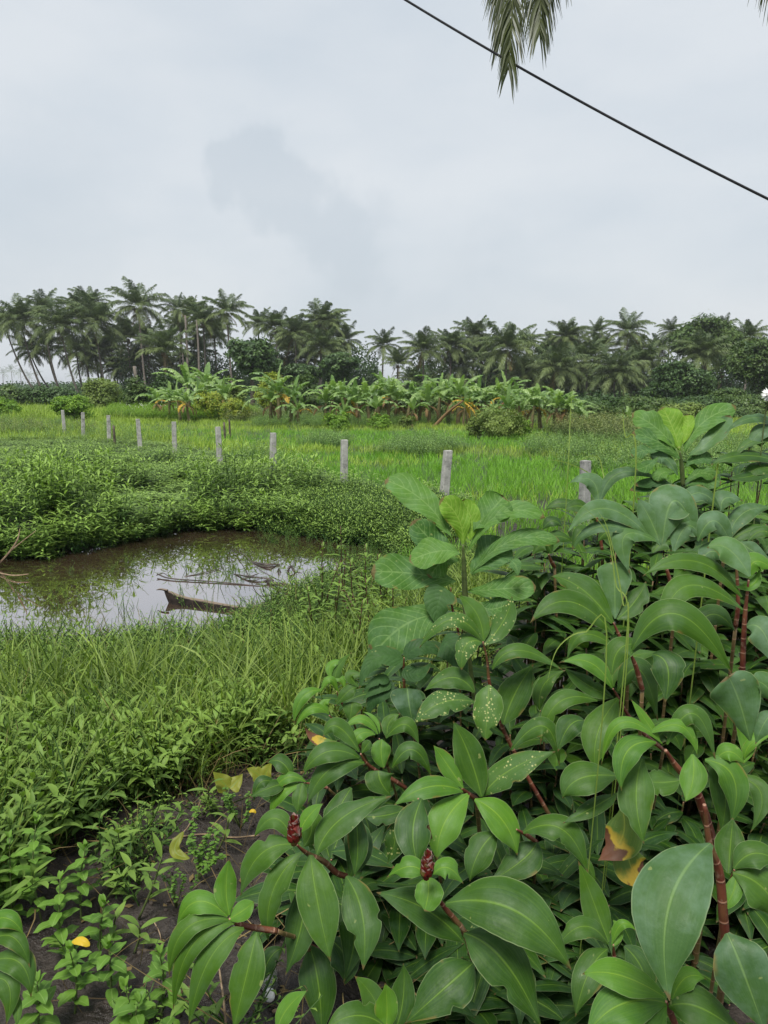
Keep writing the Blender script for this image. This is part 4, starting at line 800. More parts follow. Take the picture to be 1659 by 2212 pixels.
xy = poly_sample(LOWG, 300); put(mb, T_SPRIG, xy, rg.uniform(.6, 1.2, len(xy)), tint=rg.uniform(-.2, .4, len(xy)), tilt=.3)
xy = poly_sample(MUD, 230); xy = xy[(sdf(xy, MUD) > -.24) & (rg.uniform(0, 1, len(xy)) < .5) & (xy[:, 0] < -.35)]; put(mb, T_BANK, xy[::3], rg.uniform(.35, .75, len(xy[::3])), tilt=.5); put(mb, T_SPRIG, xy[1::3], rg.uniform(.4, .8, len(xy[1::3])), tilt=.5); put(mb, T_FINE, xy[2::3], rg.uniform(.3, .6, len(xy[2::3])), tilt=.3)
o = mb.obj('bank_weeds', MT['weed2']); tag(o, 'low broad-leaved weeds covering the near left bank', 'weeds', kind='stuff')
mdd = M_()
for pl_, n_d in ((BANKG, 1100), (LOWG, 600), (MUD, 60)): xy = poly_sample(pl_, n_d); xy = xy[sdf(xy, POND) > -.05]; put(mdd, T_DEAD, xy, rg.uniform(.5, 1.0, len(xy)), tilt=.5)
o = mdd.obj('dead_grass', MT['deadfrond']); tag(o, 'straw-brown dead stalks and blades tangled in the bank grass', 'dead grass', kind='stuff')
# thin stems standing in the shallow water
mwst = M_(); SH = np.array([G(*p)[:2] for p in [(-100, 1310), (120, 1290), (300, 1230), (560, 1250), (640, 1240), (680, 1215), (720, 1235), (560, 1310), (430, 1370), (0, 1380), (-200, 1390)]])
xy = poly_sample(SH, 130); xy = xy[rg.uniform(0, 1, len(xy)) < vnoise(xy[:, 0], xy[:, 1], 1.5, 51) * 1.5]; pos = np.column_stack([xy, np.full(len(xy), -.02)]); scatter(mwst, T_SPRIG, pos, rg.uniform(.35, .8, len(xy)), tilt=.3, tint=rg.uniform(-.3, .5, len(xy)))
xy = poly_sample(np.array([G(*p)[:2] for p in [(560, 1160), (860, 1175), (900, 1200), (860, 1230), (680, 1240), (660, 1200)]]), 80); scatter(mwst, T_SPRIG, np.column_stack([xy, np.full(len(xy), -.02)]), rg.uniform(.5, .9, len(xy)), tilt=.4)
o = mwst.obj('water_weeds', MT['weed2']); tag(o, 'thin sparse stems standing out of the shallow pond water', 'weeds', kind='stuff')

# ================================================================== THINGS IN AND BY THE POND
MT['wetwood'] = simple('wet_wood', (0.02, 0.015, 0.011), (0.07, 0.05, 0.035), .5, 9, .5, .01, .5, stretch=(1, 1, 1))
MT['spathe'] = simple('dry_palm_spathe', (0.12, 0.085, 0.055), (0.26, 0.19, 0.13), .7, 6, .5, .01, .3, c3=(0.07, 0.045, 0.03, 1), stretch=(2, 8, 2))
MT['drywood'] = simple('dry_wood', (0.15, 0.10, 0.06), (0.32, 0.24, 0.15), .8, 20, .4, .005)
# boat-shaped palm sheath, one end lifted out of the water
m_, t_ = mat('palm_sheath'); b = NB(t_); x_, y_, z_ = b.lf(); co = b.coord(); n1 = b.noise(co, 14, 4)
c = b.mix(b.mr(n1, .35, .65), (0.007, 0.005, 0.004, 1), (0.018, 0.013, 0.01, 1)); c = b.mix(b.mr(b.m('ADD', x_, b.m('MULTIPLY', b.m('SUBTRACT', n1, .5), .3)), .72, .85), c, (0.17, 0.135, 0.10, 1)); b.out(c, .85, 0, None, b.bump(n1, .5, .01), .15); MT['spathe'] = m_
a, c_ = at_z(352, 1299, .0), at_z(545, 1328, .0); m = M_(); k, na = 24, 11; t = np.linspace(0, 1, k); s_ = np.linspace(-1, 1, na)
C = a + (c_ - a) * t[:, None]; d = nrm(c_ - a); S = nrm(np.cross(d, UP)); top = np.interp(t, [0, .05, .12, .25, .6, 1], [.118, .112, .085, .06, .05, .045]); hull = np.interp(t, [0, .1, .35, .7, 1], [.02, .045, .06, .05, .03])
v = (s_ + 1) / 2; side = hull[:, None] * np.interp(v, [0, .3, .6, .85, 1], [.9, 1.0, .6, -.2, -1.2])[None]; lift = top[:, None] * np.interp(v, [0, .3, .6, .85, 1], [-.6, -.1, .5, .93, 1.0])[None]
for off, fl in ((0, 0), (.010, 1)):
    V = C[:, None] + S * side[..., None] + UP * lift[..., None] - S * off + d * (np.clip(1 - t * 6, 0, 1)[:, None] * (1 - v)[None] * .14)[..., None]; A = np.zeros(V.shape); A[..., 0] = s_; A[..., 1] = t[:, None]; A[..., 2] = .5; Q = grid_quads(k, na); m.add(V.reshape(-1, 3), Q[:, ::-1] if fl else Q, A.reshape(-1, 3))
e = C[0] + UP * .125 - S * .01; tube(m, [e - d * .09 - UP * .012, e - d * .03 + UP * .004, e + d * .06], [.003, .012, .014], 6, 6)
o = m.obj('palm_sheath', MT['spathe']); tag(o, 'dry boat-shaped palm sheath lying half sunk in the muddy pond', 'palm sheath')
def stick(pts, r, label, mt='wetwood', name='floating_stick', cat='stick', group=None, zs=None):
    m = M_()
    for j, pp in enumerate(pts):
        q = [at_z(x, y, z) for x, y, z in pp]; tube(m, q, r if j == 0 else [v * .6 for v in r], max(6, len(q) * 4), 6)
    o = m.obj(name, MT[mt]); return tag(o, label, cat, group)
stick([[(340, 1240, .03), (372, 1250, .015), (480, 1258, .01), (650, 1276, -.01)], [(338, 1243, .03), (352, 1238, .04), (365, 1246, .02)]], [.009, .009, .008, .006], 'long thin pole floating across the middle of the pond', name='floating_pole', cat='pole')
stick([[(398, 1246, .0), (440, 1237, .01), (478, 1227, .01)]], [.006, .006, .004], 'short dark twig on the water left of the long pole')
stick([[(545, 1213, .01), (570, 1219, .02), (605, 1219, .01)], [(555, 1222, .0), (580, 1224, .02), (600, 1222, .0)]], [.008, .02, .006], 'flat dark piece of wood on the water below the far shore reflections')
stick([[(505, 1240, .0), (540, 1246, .03), (580, 1250, .02), (592, 1254, .0)], [(520, 1252, .0), (545, 1244, .03), (560, 1238, .04)]], [.008, .014, .012, .006], 'tangled dark branch floating left of the dark log')
stick([[(578, 1258, .01), (612, 1264, .035), (662, 1274, .01)]], [.02, .028, .018], 'thick dark log floating at the right side of the pond', name='floating_log', cat='log')
stick([[(553, 1262, .0), (575, 1254, .03), (590, 1256, .01)]], [.007, .01, .007], 'bent dark stick beside the left tip of the dark log')
stick([[(622, 1240, -.02), (624, 1228, .05), (630, 1224, .06), (634, 1233, .03), (640, 1236, .0), (652, 1238, .0)], [(606, 1238, -.02), (604, 1230, .04)]], [.014, .018, .018, .012, .01, .006], 'knobbly dark root stub poking up from the pond near the right shore', name='root_stub', cat='root')
stick([[(600, 1236, -.02), (602, 1228, .05)]], [.012, .007], 'small dark stub standing in the water left of the root stub')
stick([[(500, 1186, .0), (530, 1200, .10), (560, 1230, .16), (620, 1262, .03)]], [.004, .005, .005, .006], 'thin arching brown twig crossing the floating wood')
# forked dry branch at the left edge
root = None; m = M_()
for pp, r in (([(0, 1215, .06), (22, 1190, .25), (38, 1165, .42), (43, 1142, .55)], [.012, .011, .009, .004]), ([(22, 1190, .25), (50, 1168, .38), (78, 1146, .5)], [.008, .006, .004]), ([(0, 1238, .02), (30, 1243, .04), (62, 1240, .05)], [.009, .009, .006]), ([(-40, 1240, .02), (0, 1215, .06)], [.012, .012])):
    tube(m, [at_z(*q) for q in pp], r, 10, 6)
o = m.obj('dry_branch', MT['drywood']); tag(o, 'forked pale dry branch sticking out of weeds at the left edge of pond', 'branch')

# tall purple-stemmed herbs before the pond on the right
def tall_herb(px, top, by, label, seed, leaves=26, ll=.12, lw=.019, spread=.06, group=None, mt='weed2'):
    g = G(px, by); zt = P(px, top, proj(g)[2])[2]; h = zt - g[2]; root = empty('tall_herb', g, label, 'herb', group); rg = np.random.default_rng(seed); st, lv = M_(), M_()
    for s in range(3):
        hh = h * (1 if s == 0 else rg.uniform(.45, .8)); tx, ty = rg.normal(0, .04 + .12 * (s > 0), 2); pts = np.array([g, g + [tx * .4, ty * .4, hh * .5], g + [tx, ty, hh]]); tube(st, pts, [.008, .006, .003], 12, 5); C = catmull(pts, 50)
        nl = int(leaves * (1 if s == 0 else .6))
        for i in range(nl):
            u = .15 + .85 * i / nl; sz = np.interp(u, [0, .5, .85, 1], [.9, 1.1, .9, .5]) * rg.uniform(.8, 1.15); free_leaf(lv, C[int(u * 49)], i * 2.4 + s + rg.normal(0, .3), rg.uniform(.2, .8) + .5 * (u > .92), ll * sz, lw * sz, rg.uniform(.5, 1.3), 'lance', 6, 3, .35, .3 + .45 * u + rg.normal(0, .08))
    st.obj('stem', MT['redtwig'], root); lv.obj('leaves', MT[mt], root); return root
HG = 'tall herbs at the right end of the pond'
for i, (px, top, by, lab) in enumerate([(741, 1128, 1345, 'tallest purple-stemmed herb standing before the right end of the pond'), (696, 1160, 1340, 'purple-stemmed herb just left of the tallest herb'), (790, 1168, 1345, 'herb with pale upright tip right of the tallest herb'),
        (765, 1200, 1375, 'shorter leafy herb below the tallest herb'), (826, 1190, 1340, 'herb leaning toward the large-leaved sapling'), (720, 1235, 1400, 'bushy herb in front of the tall herbs'), (800, 1240, 1400, 'dark red stemmed herb beside the large sapling leaves'),
        (850, 1240, 1390, 'leafy herb half hidden behind the large sapling leaves'), (770, 1290, 1450, 'low dark herb between grass and the ginger clump'), (680, 1262, 1395, 'small spreading herb at the shore end of the floating log')]): tall_herb(px, top, by, lab, 300 + i, group=HG)

# ================================================================== SMALL FOREGROUND THINGS
def serrated_herb(px, top, bx, by, label, seed, pairs=8, ll=.06, lw=.017, tint=.5):
    g = G(bx, by); d = proj(g)[2]; tp = P(px, top, d * .985); root = empty('serrated_herb', g, label, 'herb', 'pale green serrated herbs at the near left'); rg = np.random.default_rng(seed); st, lv = M_(), M_()
    pts = np.array([g - [0, 0, .02], (g + tp) / 2 + rg.normal(0, .012, 3), tp]); tube(st, pts, [.004, .003, .0015], 10, 5); C = catmull(pts, 50); a0 = rg.uniform(0, 3)
    for i in range(pairs):
        u = .2 + .8 * (i + .5) / pairs; sz = np.interp(u, [0, .5, .85, 1], [.8, 1.15, .9, .45])
        for s in (0, 1): free_leaf(lv, C[int(u * 49)], a0 + i * 1.45 + s * math.pi + rg.normal(0, .2), rg.uniform(.1, .5) + .7 * (u > .9), ll * sz * rg.uniform(.85, 1.15), lw * sz, rg.uniform(.3, .9), 'ovate', 8, 5, .3, tint + rg.normal(0, .12), wave=.12)
    for s in (0, 1, 2): free_leaf(lv, C[-1], rg.uniform(0, 6), 1.1, ll * .45, lw * .4, .3, 'ovate', 6, 3, .4, tint + .25)
    st.obj('stem', MT['twig'], root); lv.obj('leaves', MT['herb'], root); return root
for i, a in enumerate([(78, 1770, 95, 2010, 'tall serrated herb at the left edge above the others', 10), (185, 1830, 175, 1990, 'bushy serrated herb with small crowded tips near the yellow leaf', 8), (20, 1810, 30, 2010, 'serrated herb at the left border behind the ginger leaves', 8),
                       (150, 2050, 160, 2190, 'serrated herb with a spreading top left of bottom centre', 7), (235, 2040, 240, 2160, 'low serrated herb between the mud and spreading herb', 6), (345, 2060, 345, 2200, 'serrated herb standing alone on the mud near the bottom', 6),
                       (270, 2130, 275, 2240, 'serrated herb cut off by the bottom border of the photo', 6), (80, 2120, 80, 2260, 'serrated herb in the bottom left corner', 7), (380, 2150, 385, 2240, 'tiny serrated herb at the bottom beside the ginger leaf tip', 5),
                       (130, 1900, 140, 2080, 'serrated herb directly left of the golden yellow leaf', 8), (225, 1950, 215, 2090, 'small serrated herb right of the golden yellow leaf', 6), (300, 2165, 300, 2260, 'short serrated herb at the bottom under the mud patch', 5)]):
    serrated_herb(*a[:5], 400 + i, a[5], tint=.55 if i % 3 else .75)
def round_sprig(px, top, bx, by, label, seed, n=34, spread=.07, tint=.6, ll=.012):
    g = G(bx, by); tp = P(px, top, proj(g)[2] * .98); root = empty('round_leaf_sprig', g, label, 'sprig', 'sprigs with small round leaflets'); rg = np.random.default_rng(seed); st, lv = M_(), M_()
    for s in range(5):
        q = tp + rg.normal(0, spread, 3) * [1, .8, .5]; pts = np.array([g, (g + q) / 2 + rg.normal(0, .015, 3), q]); tube(st, pts, [.003, .002, .001], 8, 4); C = catmull(pts, 40)
        for i in range(n // 2):
            u = .35 + .65 * i / (n // 2)
            for k in (0, 1): free_leaf(lv, C[int(u * 39)], rg.uniform(0, 6.3), rg.uniform(-.2, .4), ll * rg.uniform(.8, 1.3), ll * .36, .3, 'oval', 5, 3, .1, tint + rg.normal(0, .2))
    st.obj('stem', MT['twig'], root); lv.obj('leaves', MT['herb'], root); return root
round_sprig(440, 1810, 430, 1900, 'sprig with small round green and yellow leaflets on mud beside the curled leaf', 1, 44, .075, .6, .018)
round_sprig(500, 1700, 520, 1790, 'reddish sprig with tiny round leaflets above the mud under the yellow-green leaves', 2, 40, .06, .5, .014)
round_sprig(1210, 1850, 1190, 1950, 'sprig of small round leaflets in the shade in front of the ginger stems', 3, 30, .04, .35, .016)
round_sprig(390, 1900, 380, 1960, 'small sprig of round leaflets at the centre of the mud patch', 4, 20, .05, .5, .012)
round_sprig(1215, 2140, 1215, 2230, 'small round-leaved seedling at the bottom between the big ginger leaves', 5, 14, .03, .4, .03)
def mud_weed(px, top, bx, by, label, seed, n=7, ll=.085, lw=.011):
    g = G(bx, by); tp = P(px, top, proj(g)[2] * .97); root = empty('mud_weed', g, label, 'weed', 'single weeds rooted on the bare mud'); rg = np.random.default_rng(seed); st, lv = M_(), M_()
    pts = np.array([g, (g + tp) / 2 + [0.01, 0, .01], tp]); tube(st, pts, [.0045, .0035, .002], 10, 5); C = catmull(pts, 40)
    for i in range(n): u = .3 + .7 * i / (n - 1); free_leaf(lv, C[int(u * 39)], i * 2.5 + rg.normal(0, .3), rg.uniform(.1, .7) + .5 * (i == n - 1), ll * rg.uniform(.75, 1.1), lw, rg.uniform(.3, .9), 'lance', 7, 3, .3, rg.uniform(.4, .8))
    st.obj('stem', MT['twig'], root); lv.obj('leaves', MT['weed2'], root); return root
for i, a in enumerate([(350, 1850, 300, 1985, 'tall leaning weed with a pale stem on the bare mud', 7), (285, 1870, 215, 1960, 'weed with long narrow leaves at the left side of the mud', 7), (250, 1980, 225, 2040, 'weed with two broad blades low on the mud left side', 5), (300, 2000, 290, 2060, 'tiny weed in the middle of the dark mud', 5),
                       (495, 1770, 470, 1840, 'weed with one long blade pointing right on the mud', 5), (450, 1700, 440, 1760, 'weed at the upper edge of the mud patch', 6), (330, 1740, 320, 1800, 'leafy weed on the upper left edge of the mud', 8), (255, 1800, 250, 1870, 'leafy weed beside the upper left corner of the mud', 8)]): mud_weed(*a[:5], 500 + i, a[5])
# creeping roots on the mud
def ground_stick(pts, r, label, name='dry_root', cat='root', mt='drywood', lift=.008):
    m = M_(); q = [G(x, y) + [0, 0, lift] for x, y in pts]; tube(m, q, r, len(q) * 5, 6); o = m.obj(name, MT[mt]); return tag(o, label, cat)
ground_stick([(385, 1812), (440, 1806), (500, 1813), (560, 1808)], [.003, .004, .003], 'long thin brown root lying across the upper mud')
ground_stick([(250, 1780), (320, 1822), (400, 1798), (450, 1690)], [.003, .003, .002], 'pale runner crossing the mud toward the weeds')
ground_stick([(452, 1985), (470, 2090), (485, 2200), (490, 2260)], [.002, .003, .004], 'thin bare brown twig standing at the tips of the lower ginger leaves', lift=.05)
ground_stick([(590, 2190), (640, 2180), (690, 2200)], [.005, .006, .004], 'short brown stick on the ground right of the bottle')
ground_stick([(330, 1990), (345, 2020), (350, 2050)], [.003, .002, .001], 'small dry stalk on the dark mud')
rg = np.random.default_rng(8); m = M_()
for _ in range(150):                                           # crumbs and dead leaf bits strewn over the mud
    q = poly_sample(MUD, 1)[0]; z = hz(*q) + .006; s = rg.uniform(.006, .02); a = rg.uniform(0, 6.3); u = np.array([math.cos(a), math.sin(a), rg.uniform(-.3, .3)]) * s; v = np.array([-math.sin(a), math.cos(a), .2]) * s * .5; p = np.array([q[0], q[1], z])
    m.add([p - u, p - v, p + u, p + v], [[0, 1, 2, 3]], (0, 0, .5))
o = m.obj('leaf_litter', MT['deadfrond']); tag(o, 'brown scraps of dead leaf on the mud', 'litter', kind='stuff')
rg = np.random.default_rng(18); m = M_()
for _ in range(700):
    q = poly_sample(MUD, 1)[0]; z = hz(*q); s = rg.uniform(.004, .016); th = np.linspace(0, np.pi, 5); ph = np.linspace(0, 2 * np.pi, 7); rr = s * rg.uniform(.6, 1.3, (5, 7)); rr[:, -1] = rr[:, 0]; rr[0] = rr[0, 0]; rr[-1] = rr[-1, 0]
    V = np.stack([np.outer(np.sin(th), np.cos(ph)) * rr, np.outer(np.sin(th), np.sin(ph)) * rr, np.outer(np.cos(th), np.ones(7)) * rr * .6], -1); m.add(V.reshape(-1, 3) + [q[0], q[1], z], grid_quads(5, 7), (0, 0, .5))
MT['clod'] = simple('mud_clod', (0.022, 0.016, 0.013), (0.06, 0.048, 0.038), .75, 30, .5, .01)
o = m.obj('mud_crumbs', MT['clod']); tag(o, 'small clods and crumbs of dark mud', 'mud', kind='stuff')

# glass bottle lying with a white paper label
g = G(583, 2168); g2 = G(583, 2110); ax = nrm(g2 - g); root = empty('glass_bottle', g, 'clear glass bottle with a white cap lying on mud under ginger leaves', 'bottle')
m = M_(); c0 = g + [0, 0, .025]; prof = [(0, .011), (.02, .011), (.035, .014), (.055, .022), (.07, .0245), (.15, .0245), (.155, .02)]
tube(m, [c0 + ax * u for u, _ in prof], [r for _, r in prof], 24, 16, vscale=1)
m_, t_ = mat('bottle_glass'); b = NB(t_); p_ = b.n('ShaderNodeBsdfPrincipled'); p_.inputs['Base Color'].default_value = (.75, .8, .75, 1); p_.inputs['Roughness'].default_value = .08; p_.inputs['Transmission Weight'].default_value = .9; oo = b.n('ShaderNodeOutputMaterial'); t_.links.new(p_.outputs[0], oo.inputs[0]); MT['glass'] = m_
m.obj('body', MT['glass'], root); m = M_(); tube(m, [c0 - ax * .006, c0 + ax * .018], [.0145, .0145], 3, 14); m.obj('cap', MT['white'], root)

# overhead cable
a, c_ = P(730, -92, 6.4), P(1900, 545, 5.2); m = M_(); t = np.linspace(0, 1, 40); C = a + (c_ - a) * t[:, None]; C[:, 2] -= .34 * 4 * t * (1 - t) * .25
tube(m, C, .0098, 60, 8); MT['cable'] = simple('black_cable', (0.012, .012, .014), (0.02, .02, .022), .5, 40); o = m.obj('overhead_cable', MT['cable']); tag(o, 'black overhead cable slanting down across the sky to the right edge', 'cable')
# coconut palm leaning in from beyond the right edge; only frond ends hang into view
D = 6.6; cr = P(1330, -520, D); root = empty('coconut_palm', (5.2, 4.2, hz(5.2, 4.2)), 'coconut palm whose drooping frond ends hang in at the top of the photo', 'palm tree')
m = M_(); tube(m, [(5.2, 4.2, 0), (4.9, 4.4, 2.6), (3.9, 5.0, 4.6), cr], [.2, .15, .13, .12], 20, 10); m.obj('trunk', MT['palmtrunk'], root)
def aimed_frond(m, org, mid, tip, seed, nl=92, ll=.72, lw=.0088):
    rg = np.random.default_rng(seed); k = 24; C = catmull([org, mid, tip], k); T = nrm(np.gradient(C, axis=0)); S = nrm(np.cross(T, [0, 1, .15])); Nn = np.cross(S, T)
    tube(m, C, [.022, .012, .003], 24, 6, .7); t = np.linspace(0, 1, k); tt = np.linspace(.12, .99, nl)
    for sg in (-1, 1):
        for u in tt + rg.normal(0, .003, nl):
            u = min(.999, max(0, u)); p, T_, S_, N_ = [np.array([np.interp(u, t, Z[:, i]) for i in range(3)]) for Z in (C, T, S, Nn)]; l_ = ll * np.interp(u, [0, .3, .7, 1], [.7, 1, .8, .4]) * rg.uniform(.85, 1.1)
            o_ = nrm(S_ * sg * np.interp(u, [0, 1], [.75, .28]) + T_ * .9 + N_ * rg.uniform(-.5, .5) * .6 - UP * .25); q = p + o_ * l_ * .5; e = q + nrm(o_ - UP * rg.uniform(.35, 1.0)) * l_ * .5; wv = nrm(np.cross(o_, N_ + rg.normal(0, .4, 3))) * lw
            m.add([p - wv * .4, p + wv * .4, p * .6 + q * .4 - wv, p * .6 + q * .4 + wv, q - wv * .75, q + wv * .75, e - wv * .08, e + wv * .08], [[0, 1, 3, 2], [2, 3, 5, 4], [4, 5, 7, 6]], [(s, v, .35 + rg.normal(0, .12)) for v in (0, .4, .6, 1) for s in (-1, 1)])
MT['nearfrond'] = leafy('hanging_frond', (0.02, 0.03, 0.010), (0.09, 0.11, 0.022), .45, .2, .4, dry=(.16, .12, .04, 1), dryf=.03)
for i, (o_, md, tp) in enumerate([((1330, -520, 6.6), (1140, -220, 6.3), (1098, 152, 5.9)), ((1330, -520, 6.6), (1190, -240, 6.0), (1165, 75, 5.6)), ((1330, -520, 6.6), (1110, -220, 6.8), (1080, 95, 6.5)), ((1330, -520, 6.6), (1230, -320, 5.8), (1215, -55, 5.2)),
                                  ((1330, -520, 6.6), (1600, -300, 6.2), (1672, -20, 5.8)), ((1330, -520, 6.6), (1650, -380, 6.6), (1720, 40, 6.4)), ((1330, -520, 6.6), (1300, -900, 6.8), (1000, -1100, 7.2)), ((1330, -520, 6.6), (1500, -950, 6.8), (1900, -1000, 7.2)), ((1330, -520, 6.6), (1330, -900, 8.0), (1350, -1000, 10))]):
    m = M_(); aimed_frond(m, P(*o_), P(*md), P(*tp), 900 + i, 100 if i < 6 else 40); m.obj('frond', MT['nearfrond'], root)

# ================================================================== LARGE-LEAVED PLANTS OF THE RIGHT FOREGROUND
# each leaf: (base x, y, middle x, y, tip x, y, width) as measured in an enlargement; depths in metres
class Fr:
    def __init__(s, ox, oy, sc): s.k = (ox, oy, sc)
    def __call__(s, x, y): ox, oy, sc = s.k; return (ox + x / sc) * .54004, (oy + y / sc) * .54004
FA, FB, FC, FD, FE, FF, FG = Fr(1400, 1600, .9922), Fr(1000, 2500, 1.3825), Fr(1872, 2500, 1.3825), Fr(600, 3100, 1.3825), Fr(1600, 3200, 1.127), Fr(0, 3200, 1.185), Fr(0, 2500, 1.185)
FH = Fr(2200, 1500, 1.9025)
_lr = random.Random(3)
LEAVES = []
def trace_leaf(root, fr, spec, d, mt, prof='ginger', f=None, upw=.55, cup=.28, fold=.34, tint=None, wave=.05, roll=0, notch=None, label=None):
    bx, by, mx, my, tx, ty, wd = spec; sc = fr.k[2] / .54004; (bx, by), (mx, my), (tx, ty) = fr(bx, by), fr(mx, my), fr(tx, ty); wd = wd / sc * (.94 if prof == 'ginger' else 1.07 if prof == 'fig' and mt.startswith('fig') else 1)
    ln = math.hypot(tx - bx, ty - by) / FPX * d; dirdown = (ty - by) / (abs(ty - by) + abs(tx - bx) + 1e-6)
    f = (-.35 * dirdown + _lr.uniform(-.22, .12)) if f is None else f
    base, tip = P(bx, by, d), P(tx, ty, d + f * ln); mid = P(mx, my, d + .5 * f * ln - (.06 if dirdown > 0 else -.02) * ln)
    ctl = 2 * mid - (base + tip) / 2; k = 30; t = np.linspace(0, 1, k)[:, None]; C = (1 - t) ** 2 * base + 2 * t * (1 - t) * ctl + t ** 2 * tip; T = nrm(np.gradient(C, axis=0))
    V = nrm(CAMP - C); N0 = nrm(V * .75 + UP * upw + np.array([_lr.uniform(-.18, .18), 0, 0])); W = nrm(np.cross(T, N0)); Nn = np.cross(W, T)
    if roll: W, Nn = W * math.cos(roll) + Nn * math.sin(roll), Nn * math.cos(roll) - W * math.sin(roll)
    Vm = V[k // 2]; Tp = nrm(T[k // 2] - Vm * (T[k // 2] @ Vm)); Wp = W[k // 2] - Vm * (W[k // 2] @ Vm); vis = np.linalg.norm(Wp - Tp * (Wp @ Tp)); hw = wd / FPX * d / 2 / max(.5, vis)
    if notch is None and _lr.random() < .28 and mt != 'young': notch = [(_lr.uniform(.35, .95), _lr.choice((-1, 1)), _lr.uniform(.035, .09), _lr.uniform(.12, .45)) for _ in range(_lr.choice((1, 1, 2)))]
    m = M_(); ribbon(m, C, W, Nn, hw, prof, 11, cup, wave, _lr.uniform(.2, .75) if tint is None else tint, _lr.random() * 6, notch, fold)
    o = m.obj('leaf', MT[mt], root)
    if label: o['label'] = label
    return o
def bud(root, fr, x, y, d, s=1.0):
    """a red cone of overlapping bracts with pale tips"""
    px, py = fr(x, y); c = P(px, py, d); m, wt = M_(), M_(); ax = nrm(np.array([.05, -.25, 1.0])); X = nrm(np.cross(ax, [0, 1, .2])); Y = np.cross(ax, X)
    for j in range(24):
        u = j / 24; a = j * 2.4; rr = .014 * s * (1 - .55 * u) * (1 if u > .1 else .8); o_ = c + ax * (u * .038 * s) ; dr = X * math.cos(a) + Y * math.sin(a); mm = wt if j in (9, 14, 18, 22) else m
        e = np.array([o_ + dr * rr * .35, o_ + dr * rr * 1.05 + ax * .007 * s, o_ + dr * rr * 1.0 + ax * .016 * s, o_ + dr * rr * 1.12 + ax * .026 * s]); W = np.tile(np.cross(ax, dr), (4, 1)); ribbon(mm, catmull(e, 7), np.tile(np.cross(ax, dr), (7, 1)), np.tile(dr, (7, 1)), .0075 * s, 'oval', 5, -.5, 0, .4 + .3 * (j % 3) / 3)
    tube(m, [c - ax * .006, c + ax * .03 * s], [.006 * s, .004 * s], 4, 8); o = m.obj('flower_bud', MT['bract'], root); wt.obj('petal_tip', MT['petal'], root); return o
m_, t_ = mat('red_bract'); b = NB(t_); x_, y_, z_ = b.lf(); co = b.coord(); c = b.mix(b.noise(co, 60, 2), (0.07, 0.006, 0.006, 1), (0.20, 0.02, 0.014, 1)); c = b.mix(b.mr(b.noise(co, 40, 2), .56, .62, 0, .7), c, (0.13, .13, .03, 1))
c = b.mix(b.mr(b.m('ADD', y_, b.m('MULTIPLY', b.m('SUBTRACT', b.noise(co, 90, 1), .5), .5)), .80, .88), c, (0.5, .33, .28, 1)); c = b.mix(b.mr(b.m('ABSOLUTE', x_), .75, .95, 0, .6), c, (0.03, .004, .004, 1)); b.out(c, .5, 0, None, None, .3); MT['bract'] = m_; MT['petal'] = simple('pale_pink_petal', (0.55, .38, .32), (0.75, .62, .55), .5, 60, c3=(.45, .1, .08, 1))
def shoot(name, label, fr, d, stem, leaves, group=None, mt='ginger', r=.0085, prof='ginger', gnd=(.12, .35), old=.3, cat='plant', smt='stem', **kw):
    """stem: points in the enlargement, top first; it carries on down to the ground behind"""
    pts = [P(*fr(x, y), d + .03 * i) for i, (x, y) in enumerate(stem)]; last = pts[-1]; gx, gy = last[0] + gnd[0] * _lr.uniform(.3, 1.2), last[1] + gnd[1] * _lr.uniform(.6, 1.2); g = np.array([gx, gy, hz(gx, gy) - .03])
    root = empty(name, g, label, cat, group); m = M_()
    tube(m, pts, [r * .35, r * .8, r, r], len(pts) * 6, 10, .3); m.obj('stem', MT[smt], root)
    m = M_(); tube(m, [pts[-1], (pts[-1] + g) / 2 + [.02, .04, .03], g], [r * .8, r * .8, r], 14, 8, .75, cap=True); m.obj('lower_stem', MT[smt], root)
    for L_ in leaves:
        k2 = dict(kw); sp = L_[:7]; ex = L_[7] if len(L_) > 7 else {}; k2.update(ex); mm = k2.pop('mt', mt); dd = k2.pop('dd', 0); k2.setdefault('prof', prof); trace_leaf(root, fr, sp, d + dd, mm, **k2)
    return root
GG = 'red-stemmed spiral gingers'
Y_ = dict(mt='young', tint=.7); DK = dict(tint=.12)
r_ = shoot('spiral_ginger', 'spiral ginger with five star-like leaves in the centre of the clump', FB, 2.4, [(1172, 903), (1200, 930), (1252, 962)], [
 (1280, 950, 1215, 730, 1122, 530, 190, dict(tint=.4)), (1285, 945, 1440, 800, 1690, 700, 165, dict(mt='spotted', dd=.02)), (1178, 902, 1090, 770, 1015, 665, 108, dict(mt='young', tint=.5)), (1178, 920, 990, 895, 793, 1002, 125, dict(mt='young', tint=.35)),
 (1207, 938, 1075, 1095, 1035, 1300, 205, dict(tint=.75, mt='young')), (1243, 962, 1400, 1085, 1478, 1274, 175, dict(tint=.7, mt='young'))], GG, r=.009)
